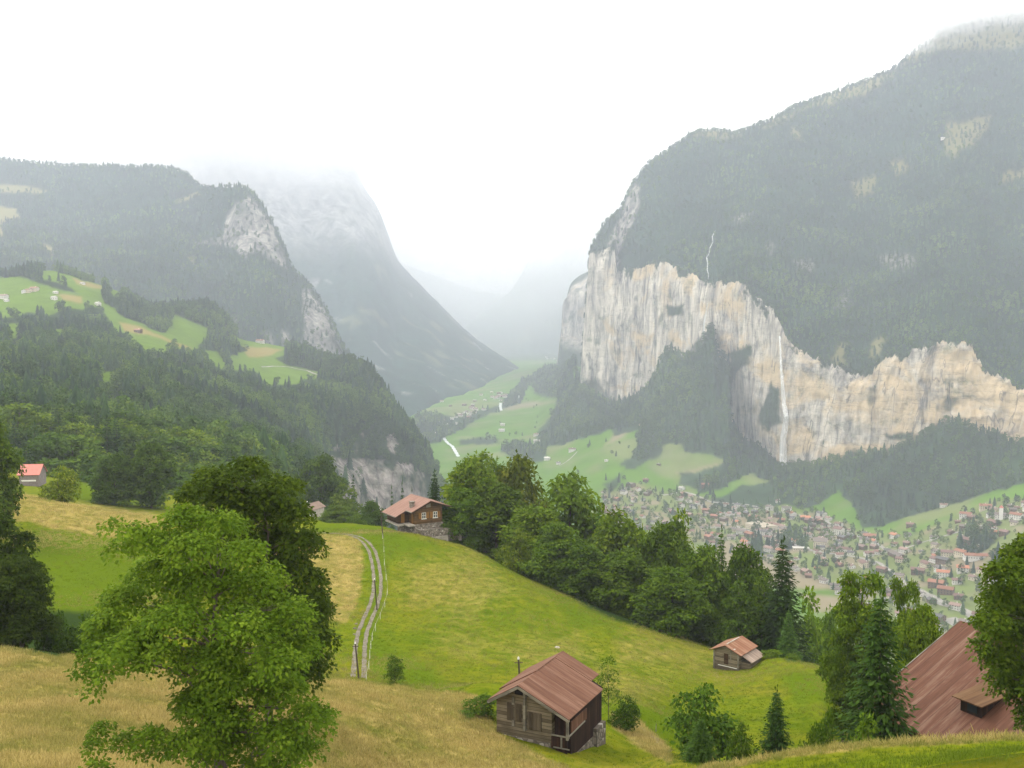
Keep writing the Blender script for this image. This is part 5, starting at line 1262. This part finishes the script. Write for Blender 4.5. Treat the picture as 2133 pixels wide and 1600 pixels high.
# ------------------------------------------------------------------ the village
M_VROOF = plain('village_roof', (.85, .85, .85), (1, 1, 1), .25, .6, .2); M_VWALL = plain('village_wall', (.85, .85, .85), (1, 1, 1), .4)
def vhouse_proto(w, L, hw, sl, over=.9):
    Hr = hw + sl * w / 2
    wb = MB(); prof = [(-w/2, -4), (w/2, -4), (w/2, hw), (0, Hr - .1), (-w/2, hw)]; wb.prism(prof, -L/2, L/2)
    rb = MB(); e = w / 2 + over
    rb.slab([(0, -L/2 - over, Hr + .3), (e, -L/2 - over, Hr + .3 - sl * e), (e, L/2 + over, Hr + .3 - sl * e), (0, L/2 + over, Hr + .3)], .35)
    rb.slab([(0, -L/2 - over, Hr + .3), (0, L/2 + over, Hr + .3), (-e, L/2 + over, Hr + .3 - sl * e), (-e, -L/2 - over, Hr + .3 - sl * e)], .35)
    nb = MB(); nx = max(2, int(w / 3)); ny = max(2, int(L / 3.2))
    for f in range(max(1, int(hw / 2.8))):
        z0 = 1.0 + 2.8 * f
        for k in range(nx):
            x = -w/2 + w * (k + .5) / nx
            for s in (-1, 1): nb.box(x - .5, x + .5, s * L/2 - .06, s * L/2 + .06, z0, z0 + 1.3)
        for k in range(ny):
            y = -L/2 + L * (k + .5) / ny
            for s in (-1, 1): nb.box(s * w/2 - .06, s * w/2 + .06, y - .5, y + .5, z0, z0 + 1.3)
    cb = MB().box(.25 * w - .4, .25 * w + .4, -.5, .5, Hr - sl * w * .3, Hr + 1.0)
    def me(b_, n, m_):
        q = bpy.data.meshes.new(n); q.from_pydata(b_.v, [], b_.f); q.materials.append(m_); q.update(); return q
    return (me(wb, 'village_walls', M_VWALL), me(rb, 'village_roof', M_VROOF), me(nb, 'village_windows', M_DARK), me(cb, 'village_chimney', M_VWALL))
VP = [vhouse_proto(9, 11, 4.8, .45), vhouse_proto(11, 13, 5.6, .40), vhouse_proto(8, 9, 4.2, .5), vhouse_proto(12, 17, 6.5, .38), vhouse_proto(6, 8, 2.6, .45, .6)]
RC = {'red-brown': (.125, .066, .05), 'orange': (.30, .12, .062), 'grey-brown': (.105, .084, .072), 'dark grey': (.070, .066, .066), 'dull pink': (.18, .115, .094), 'rusty': (.19, .078, .042), 'pale grey': (.36, .34, .31), 'beige': (.36, .31, .24)}
WC = {'white': (.56, .54, .50), 'brown': (.13, .088, .058), 'cream': (.50, .44, .33)}
def vhouse(pt, pr, rz, rc, wc, label, group, sc=1.0, name='village_house', cat='house', parts=True):
    o = empty(name, tuple(pt), rz); o.scale = (sc,) * 3; tag(o, label, cat, group)
    a = link('wall', pr[0], o); a.color = WC[wc] + (1,); r = link('roof', pr[1], o); kf = rnd.uniform(.8, 1.2); r.color = tuple(x * kf for x in RC[rc]) + (1,)
    if parts:
        link('windows', pr[2], o); q = link('chimney', pr[3], o); q.color = WC['white'] + (1,)
    return o
taken = []
def special(px, py, pr, rz, rc, wc, label, name, cat, sc=1.0):
    g = pick(px, py, ['valley_floor'])
    if not g: return
    taken.append((g.x, g.y, 16 * sc if pr is not None else 30)); return vhouse(g, pr, R(rz), rc, wc, label, None, sc, name, cat)
big1 = vhouse_proto(16, 20, 11, .55); big2 = vhouse_proto(13, 15, 11, .5); hall = vhouse_proto(34, 46, 8, .08, .6); longb = vhouse_proto(13, 34, 5, .35)
special(1586, 1102, hall, 28, 'beige', 'cream', 'long low hall with a very big pale flat roof in the village', 'hall', 'hall')
special(1710, 1140, big1, 62, 'grey-brown', 'cream', 'tall cream hotel with a steep brown roof, biggest white block in the village', 'hotel', 'hotel')
special(1747, 1114, big2, 40, 'red-brown', 'white', 'white four-storey house right of and above the cream hotel', 'guesthouse', 'house')
special(1632, 1112, big2, 10, 'grey-brown', 'cream', 'yellowish block with rows of windows right of the long hall', 'guesthouse', 'house', .85)
special(1546, 1112, VP[3], 55, 'grey-brown', 'white', 'house with a white gable below the long hall', 'guesthouse', 'house')
special(1668, 1145, vhouse_proto(12, 24, 3.5, .06), 80, 'pale grey', 'cream', 'low flat-roofed building left of the cream hotel', 'workshop', 'building')
special(1750, 1148, longb, 70, 'red-brown', 'white', 'wide maroon-roofed house below the white four-storey house', 'guesthouse', 'house')
special(1863, 1120, VP[1], 20, 'orange', 'white', 'bright orange-roofed house at the foot of the green meadow', 'village_house', 'house')
special(1812, 1124, VP[3], 75, 'rusty', 'brown', 'wide rusty-roofed house left of the bright orange one', 'village_house', 'house', 1.15)
special(1868, 1160, longb, 5, 'grey-brown', 'brown', 'long grey-roofed timber block with upright stripes in the village centre', 'apartment_block', 'building')
special(1965, 1200, VP[3], 68, 'orange', 'white', 'orange-roofed house near the right end of the main road', 'village_house', 'house', 1.0)
special(1912, 1195, VP[3], 60, 'red-brown', 'brown', 'maroon-roofed house beside the main road', 'village_house', 'house', 1.0)
special(1950, 1222, VP[3], 55, 'rusty', 'brown', 'upper one of two rusty roofs touching the main road', 'village_house', 'house', 1.1)
special(1970, 1236, VP[3], 55, 'rusty', 'brown', 'lower one of two rusty roofs touching the main road', 'village_house', 'house', 1.1)
special(2005, 1190, VP[1], 70, 'orange', 'white', 'white house with a tan roof beside the right hand tree', 'village_house', 'house', 1.1)
special(1993, 1215, VP[1], 70, 'red-brown', 'white', 'white house with a maroon roof below the tan-roofed one', 'village_house', 'house', .9)
special(2027, 1207, VP[2], 30, 'dull pink', 'cream', 'pale tall house nearest to the right hand tree', 'village_house', 'house', 1.0)
special(2035, 1163, longb, 80, 'rusty', 'white', 'long rusty barn at the foot of the brown field', 'village_barn', 'barn')
# the church
g = pick(2086, 1080, ['valley_floor'])
if g:
    taken.append((g.x, g.y, 22)); o = vhouse(g, VP[3], R(60), 'grey-brown', 'white', 'white church with a square tower on the upper right slope', None, 1.0, 'church', 'church')
    tw = MB().box(-9.5, -5, -2.5, 2.5, -3, 17).build('tower', M_WHITE, o); MB().add([(-10, -3, 17), (-4.5, -3, 17), (-4.5, 3, 17), (-10, 3, 17), (-7.25, 0, 21)], [(0, 1, 4), (1, 2, 4), (2, 3, 4), (3, 0, 4), (3, 2, 1, 0)]).build('tower_roof', M_SALMON, tw)
rs = np.random.RandomState(5)
p_, _ = sample('valley_floor', village_w, 3500, rs)
hh = thin(p_, np.full(len(p_), 16.5))
zones = [(1400, 'the far village end'), (1560, 'the left village end'), (1680, 'the long pale hall'), (1790, 'the cream hotel'), (1890, 'the timber block'), (1960, 'the orange-roofed house'), (2060, 'the right village end'), (9999, 'the church')]
cnt = {}; nv = 0
for i in hh:
    x, y, z = p_[i]; a, b_ = pix(p_[i][None])[0][0], pix(p_[i][None])[1][0]
    if a < 1255 or a > 2200 or nv >= 262: continue
    if poly_sd(np.array([a]), np.array([b_]), [(1800, 1108), (1890, 1080), (2000, 1045), (2133, 1015), (2133, 1040), (2060, 1050), (1985, 1078), (1975, 1110), (1900, 1118), (1840, 1112)])[0] > 0: continue
    if any((x - q[0]) ** 2 + (y - q[1]) ** 2 < (q[2] * .7 + 5) ** 2 for q in taken): continue
    if fbm(np.array([[x, y, 0.]]), 90, 2)[0] < -.40: continue
    zone = next(n_ for lim, n_ in zones if a < lim)
    rc = rs.choice(['red-brown', 'orange', 'grey-brown', 'dark grey', 'dull pink', 'rusty'], p=[.27, .09, .28, .13, .13, .10]); wc = rs.choice(['white', 'brown', 'cream'], p=[.42, .38, .20])
    pi = int(rs.choice(5, p=[.3, .25, .2, .13, .12])); rz = R(rs.choice([20, 65, 40]) + rs.normal() * 12)
    size = ['mid-sized', 'large', 'small', 'long', 'tiny'][pi]; row = 'far' if y > 1900 else 'middle' if y > 1600 else 'near'
    vhouse((x, y, z), VP[pi], rz, rc, wc, '%s %s house, %s roof, %s side of %s' % (size, wc, rc, row, zone), 'houses of the valley village', .98, parts=(a > 1500)); nv += 1
print('VILLAGE', nv)
FARM = [(1192,940,3,80,'red-brown','white','long red-roofed farm with a lane on the pale valley meadow'),(1140,958,1,70,'pale grey','white','white farm building next to the leafy tree tops'),(1163,967,2,75,'grey-brown','white','grey and white barn just right of the white farm building'),(1372,969,4,60,'grey-brown','brown','dark hay barn in the middle of the steep green meadow'),(1345,1003,0,70,'red-brown','brown','barn with a dark tree behind at the foot of the green meadow'),(1263,961,4,80,'pale grey','white','tiny white shed on the sloping valley meadow'),
 (1896,1097,0,60,'red-brown','brown','lone brown hut in the bright green meadow above the village'),(1966,1056,0,50,'dull pink','white','small house at the upper rim of the bright green meadow'),(1045,899,3,85,'pale grey','white','pale barn among fields left of the river bend'),(1047,887,1,85,'pale grey','white','second pale barn just above the first among the fields'),(1118,922,3,85,'pale grey','white','white-roofed farm at the foot of the valley woods'),(1117,908,1,60,'dull pink','white','house with white gable by the line of valley trees'),(1335,886,4,60,'dull pink','cream','tiny hut at the top corner of the steep meadow'),(1622,1047,2,30,'red-brown','white','small farmhouse on the meadow under the waterfall'),(1470,1015,3,80,'rusty','brown','rusty long barn between the valley trees'),(1420,1020,0,40,'pale grey','white','small white chapel-like house by the valley road')]
for (a, b_, k, rz, rc, wc, lb) in FARM:
    g = pick(a, b_, ['valley_floor']); 
    if g: vhouse(g, VP[k], R(rz), rc, wc, lb, 'farm buildings on the valley meadows', 1.0, 'farm_building', 'farm')
HAM = [(rs.normal(1030, 17), rs.normal(828, 6)) for _ in range(20)] + [(rs.normal(975, 24), rs.normal(858, 8)) for _ in range(24)] + [(rs.normal(915, 22), rs.normal(885, 8)) for _ in range(10)] + [(rs.normal(1160, 22), rs.normal(752, 5)) for _ in range(10)]
for i, (a, b_) in enumerate(HAM):
    g = pick(a, b_, ['valley_floor', 'far_mountain', 'hillside'])
    if g and g.y < 7500 and g.y > 2500 and abs((drop(g.x, g.y, ['valley_floor']) or 0) - g.z) < 1:
        rc = ['pale grey', 'dull pink', 'grey-brown', 'red-brown'][i % 4]; wc = ['white', 'white', 'brown'][i % 3]
        vhouse(g, VP[i % 4], R(60 + 20 * math.sin(i)), rc, wc, '%s house with a %s roof in the distant hamlet %s' % (wc, rc, 'by the river' if i < 54 else 'under the far cliff'), 'houses of the distant hamlets', 1.0, 'distant_house', 'house', False)
HILL = [(8,622,1,80,'dull pink','white','farmhouse at the left edge between two hill meadows'),(14,628,4,70,'pale grey','white','small shed right beside the farmhouse at the left edge'),(50,610,2,20,'pale grey','white','leftmost of the three close houses on the upper hill meadow'),(60,609,0,60,'rusty','cream','middle one of the three close houses on the upper hill meadow'),(72,606,1,80,'rusty','cream','rightmost of the three close houses on the upper hill meadow'),(116,611,4,80,'pale grey','white','white shed on the golden hill meadow'),(113,624,2,70,'pale grey','white','white house beside a dark tree under the golden meadow'),(172,592,4,70,'pale grey','white','tiny white hut at the upper edge of the hill clearing'),(232,593,4,70,'dull pink','cream','pale hut beside tall trees above the clearing'),(55,682,0,75,'dull pink','cream','left house of the pair hidden in the hill woods'),(66,688,2,75,'pale grey','white','right house of the pair hidden in the hill woods'),(90,694,2,10,'rusty','cream','left house of the small cluster below the hill woods'),(104,694,2,30,'rusty','white','right house of the small cluster below the hill woods'),(288,693,0,75,'rusty','brown','rusty hay barn in the middle of the sloping clearing'),(427,640,4,75,'pale grey','white','white hut on the ridge above the woods'),(542,715,3,80,'rusty','white','long pink-roofed chalet on the meadow near the cliff edge'),(204,636,2,60,'pale grey','white','pale house among tall spruces below the clearing')]
for (a, b_, k, rz, rc, wc, lb) in HILL:
    g = pick(a, b_, ['hillside'])
    if g: vhouse(g, VP[k], R(rz), rc, wc, lb, 'houses scattered on the left hillside', .9, 'hillside_house', 'house')
g = pick(1964, 290, ['mountain_slope'])
if g: vhouse(g, VP[1], R(80), 'pale grey', 'white', 'tiny white hut on the high pasture of the right mountain', None, .75, 'alpine_hut', 'hut')

# roads and water of the valley
M_ROAD = plain('pale_asphalt', (.15, .145, .13), (.25, .235, .215), .05, obj=False)
VN = ['valley_floor']
strip('road', [(1905,1228),(1935,1243),(1965,1258),(2000,1268),(2030,1285),(2050,1312)], 8, (0,), 15, M_ROAD, VN, .5, wob=.3)
strip('road', [(1975,1288),(2000,1302),(2020,1318)], 6, (0,), 22, M_ROAD, VN, .45)
strip('road', [(1480,1100),(1520,1092),(1640,1130),(1700,1150),(1780,1160),(1830,1172),(1860,1195),(1905,1228)], 8, (0,), 7, M_ROAD, VN, .5)
strip('road', [(1380,1032),(1420,1024),(1445,1030),(1480,1046),(1560,1052),(1640,1070),(1720,1085),(1800,1120),(1850,1150)], 8, (0,), 6, M_ROAD, VN, .4)
strip('road', [(1850,1150),(1920,1130),(1990,1110),(2060,1090),(2120,1075)], 8, (0,), 5, M_ROAD, VN, .4)
strip('footpath', [(1202,941),(1192,952),(1180,962),(1165,970)], 8, (0,), 4, M_ROAD, VN, .5)
strip('parking_ground', [(1490,1072),(1520,1070),(1560,1068)], 8, (0,), 34, M_ROAD, VN, .35)
strip('lane', [(545,765),(570,763),(600,764),(640,772),(668,782)], 8, (0,), 4, M_ROAD, ['hillside'], .5)
M_WATER = plain('foaming_water', (.26, .30, .30), (.42, .45, .45), .05, .4, .4, obj=False)
strip('river', [(922,905),(926,916),(934,925),(942,930),(948,940),(955,952)], 10, (0,), 9, M_WATER, VN, 1.2, wob=.4)
strip('river', [(1043,840),(1042,848),(1044,856)], 10, (0,), 10, M_WATER, VN, 1.5, wob=.4)
strip('river', [(1080,812),(1081,820),(1083,830)], 10, (0,), 9, M_WATER, VN, 1.5, wob=.4)

# waterfalls
def fall_mat():
    t = NT('falling_water'); n = t.noise(t.pos(.5, .5, .02), 1.0, 5, .7)
    d = t.n('BsdfPrincipled', {'Base Color': (.72, .73, .73, 1), 'Roughness': .8}); tr = t.n('BsdfTransparent')
    mx_ = t.n('MixShader', {0: t.ramp(n, [(.30, (0, 0, 0)), (.66, (.78, .78, .78))]), 1: tr.outputs[0], 2: d.outputs[0]})
    t.t.links.new(mx_.outputs[0], t.out.inputs[0]); return t.m
M_FALL = fall_mat()
def fall(pts, widths, names, label, fwd=14):
    c = []
    for (a, b_) in pts:
        g = pick(a, b_, names)
        if g: c.append(g + (CAM - g).normalized() * fwd)
    mb = MB()
    for i in range(len(c) - 1):
        k = 5
        for j in range(k):
            a = c[i].lerp(c[i + 1], j / k); b_ = c[i].lerp(c[i + 1], (j + 1) / k)
            w0 = widths[i] + (widths[i + 1] - widths[i]) * j / k; w1 = widths[i] + (widths[i + 1] - widths[i]) * (j + 1) / k
            mb.add([(a.x - w0, a.y, a.z), (a.x, a.y - w0 * .6, a.z), (a.x + w0, a.y, a.z), (a.x, a.y + w0 * .6, a.z), (b_.x - w1, b_.y, b_.z), (b_.x, b_.y - w1 * .6, b_.z), (b_.x + w1, b_.y, b_.z), (b_.x, b_.y + w1 * .6, b_.z)], [(0, 1, 5, 4), (1, 2, 6, 5), (2, 3, 7, 6), (3, 0, 4, 7)])
    o = mb.build('waterfall', M_FALL); tag(o, label, 'waterfall', 'waterfalls on the right cliff'); return o
fall([(1629,672),(1624,700),(1627,760),(1630,800),(1633,840),(1638,868),(1636,885),(1631,915),(1631,945),(1632,970)], [1.8,2.5,4,5,5.5,6.5,7,8,8,9], ['cliff', 'valley_floor'], 'tall thin plume falling down the great cliff to the valley meadows')
fall([(1474,632),(1470,655),(1466,680),(1464,708)], [1.2,2,2.5,3], ['cliff'], 'short double thread on the grey middle of the cliff, above the wooded cone', 10)
fall([(1490,480),(1484,492),(1485,504),(1479,516),(1477,528),(1472,537),(1474,549),(1473,562),(1476,572),(1475,582)], [.7,1.2,.6,1.4,.6,1.6,.6,1.0,.5,.9], ['mountain_slope'], 'broken white cascade in the dark woods above the cliff', 22)
fall([(1049,492),(1050,515),(1052,545)], [6,9,10], ['headwall'], 'faint far waterfall on the misty head of the valley', 60)

# ------------------------------------------------------------------ air
bpy.context.view_layer.update()
zt = max((o.matrix_world @ Vector(c)).z for o in COL.objects if o.type == 'MESH' and not o.modifiers for c in o.bound_box)
mb = MB().box(-7000, 17000, -60, 12900, -25, zt + 25)
t = NT('haze')
pv = t.n('VolumePrincipled', {'Color': (.78, .85, 1.0, 1), 'Density': 1.05e-4, 'Anisotropy': 0.2})
t.t.links.new(pv.outputs[0], t.out.inputs['Volume'])
hz = mb.build('haze', t.m); tag(hz, 'thin pale haze filling the valley air', kind='stuff')

def mist(name, c, r, dens, label, nscale, seed, cut=.42):
    t = NT(name); P = t.n('TexCoord').outputs['Object']
    g = t.n('VectorMath', {0: P}, operation='LENGTH').outputs['Value']
    fall_ = t.math('SUBTRACT', 1.0, g, True)
    n = t.noise(t.n('Mapping', {0: P, 1: (seed, 0, 0)}).outputs[0], nscale, 4, .6)
    m = t.math('MULTIPLY', t.n('MapRange', {0: n, 1: cut, 2: cut + .22, 3: 0.0, 4: 1.0}).outputs[0], t.math('MULTIPLY', fall_, 1.8, True))
    v = t.n('VolumePrincipled', {'Color': (.97, .98, 1, 1), 'Density': t.math('MULTIPLY', m, dens), 'Anisotropy': .1})
    t.t.links.new(v.outputs[0], t.out.inputs['Volume'])
    import bmesh
    bm = bmesh.new(); bmesh.ops.create_icosphere(bm, subdivisions=3, radius=1.0); me = bpy.data.meshes.new(name); bm.to_mesh(me); bm.free(); me.materials.append(t.m)
    o = link(name, me, None, tuple(c), 0, r); tag(o, label, kind='stuff')
    return o
mist('mist', at(2110, 10, 3450), (560, 420, 200), .016, 'white mist clinging to the summit at the top right', 2.2, 3)
mist('mist', at(470, 250, 5700), (2300, 700, 620), .0026, 'pale mist hiding the top of the far left mountain', 1.6, 8, .30)
mist('mist', (-300, 7100, 900), (3300, 2900, 1000), .00022, 'soft white mist filling the head of the valley', 1.3, 5, .18)
mist('mist', (-2300, 5300, 1250), (1500, 1100, 700), .0006, 'thin white mist trailing behind the left ridge', 1.5, 12, .25)
# ------------------------------------------------------------------ light, camera
W = bpy.data.worlds.new('World'); SC.world = W; W.use_nodes = True
nt = W.node_tree; nt.nodes.clear()
SUN_EL, SUN_AZ = R(52), R(-60)       # azimuth measured from the view direction, negative = left
sky = nt.nodes.new('ShaderNodeTexSky'); sky.sky_type = 'NISHITA'; sky.sun_disc = False
sky.sun_elevation = SUN_EL; sky.sun_rotation = SUN_AZ; sky.altitude = 1200; sky.dust_density = 3
tc = nt.nodes.new('ShaderNodeTexCoord'); sp = nt.nodes.new('ShaderNodeSeparateXYZ'); nt.links.new(tc.outputs['Generated'], sp.inputs[0])
mr = nt.nodes.new('ShaderNodeMapRange'); mr.inputs[1].default_value = 0; mr.inputs[2].default_value = .9; mr.inputs[3].default_value = 9.0; mr.inputs[4].default_value = 14.0
nt.links.new(sp.outputs[2], mr.inputs[0])
ns = nt.nodes.new('ShaderNodeTexNoise'); ns.inputs['Scale'].default_value = 3; ns.inputs['Detail'].default_value = 5
nt.links.new(tc.outputs['Generated'], ns.inputs['Vector'])
mu = nt.nodes.new('ShaderNodeMath'); mu.operation = 'MULTIPLY_ADD'; nt.links.new(ns.outputs[0], mu.inputs[0]); mu.inputs[1].default_value = 2.5; nt.links.new(mr.outputs[0], mu.inputs[2])
cl = nt.nodes.new('ShaderNodeVectorMath'); cl.operation = 'SCALE'; cl.inputs[0].default_value = (1.04, 1.0, .91); nt.links.new(mu.outputs[0], cl.inputs['Scale'])
mx = nt.nodes.new('ShaderNodeMix'); mx.data_type = 'RGBA'; mx.inputs[0].default_value = .92
nt.links.new(sky.outputs[0], mx.inputs[6]); nt.links.new(cl.outputs[0], mx.inputs[7])
bg = nt.nodes.new('ShaderNodeBackground'); bg.inputs[1].default_value = .1; nt.links.new(mx.outputs[2], bg.inputs[0])
wo = nt.nodes.new('ShaderNodeOutputWorld'); nt.links.new(bg.outputs[0], wo.inputs[0])
sl = bpy.data.lights.new('sun', 'SUN'); sl.energy = 1.5; sl.angle = R(14); sl.color = (1, .95, .86)
so = bpy.data.objects.new('sun', sl); COL.objects.link(so)
sd = Vector((math.sin(SUN_AZ) * math.cos(SUN_EL), math.cos(SUN_AZ) * math.cos(SUN_EL), math.sin(SUN_EL)))
so.rotation_euler = (-sd).to_track_quat('-Z', 'Y').to_euler(); so.location = (0, 0, 900)
cam = bpy.data.cameras.new('camera'); co = bpy.data.objects.new('camera', cam); COL.objects.link(co)
co.location = (0, 0, ZC); co.rotation_euler = (R(90) - PITCH, 0, 0)
cam.sensor_width = 36; cam.lens = 36 * F / 2133; cam.clip_start = .5; cam.clip_end = 60000
SC.camera = co
SC.view_settings.view_transform = 'Standard'; SC.view_settings.look = 'None'; SC.view_settings.gamma = 1; SC.view_settings.exposure = 1.08
cy = SC.cycles; cy.max_bounces = 6; cy.diffuse_bounces = 3; cy.glossy_bounces = 2; cy.transmission_bounces = 4; cy.volume_bounces = 2; cy.transparent_max_bounces = 8
cy.use_denoising = True; cy.volume_step_rate = 3.0; cy.volume_max_steps = 48; cy.caustics_reflective = False; cy.caustics_refractive = False
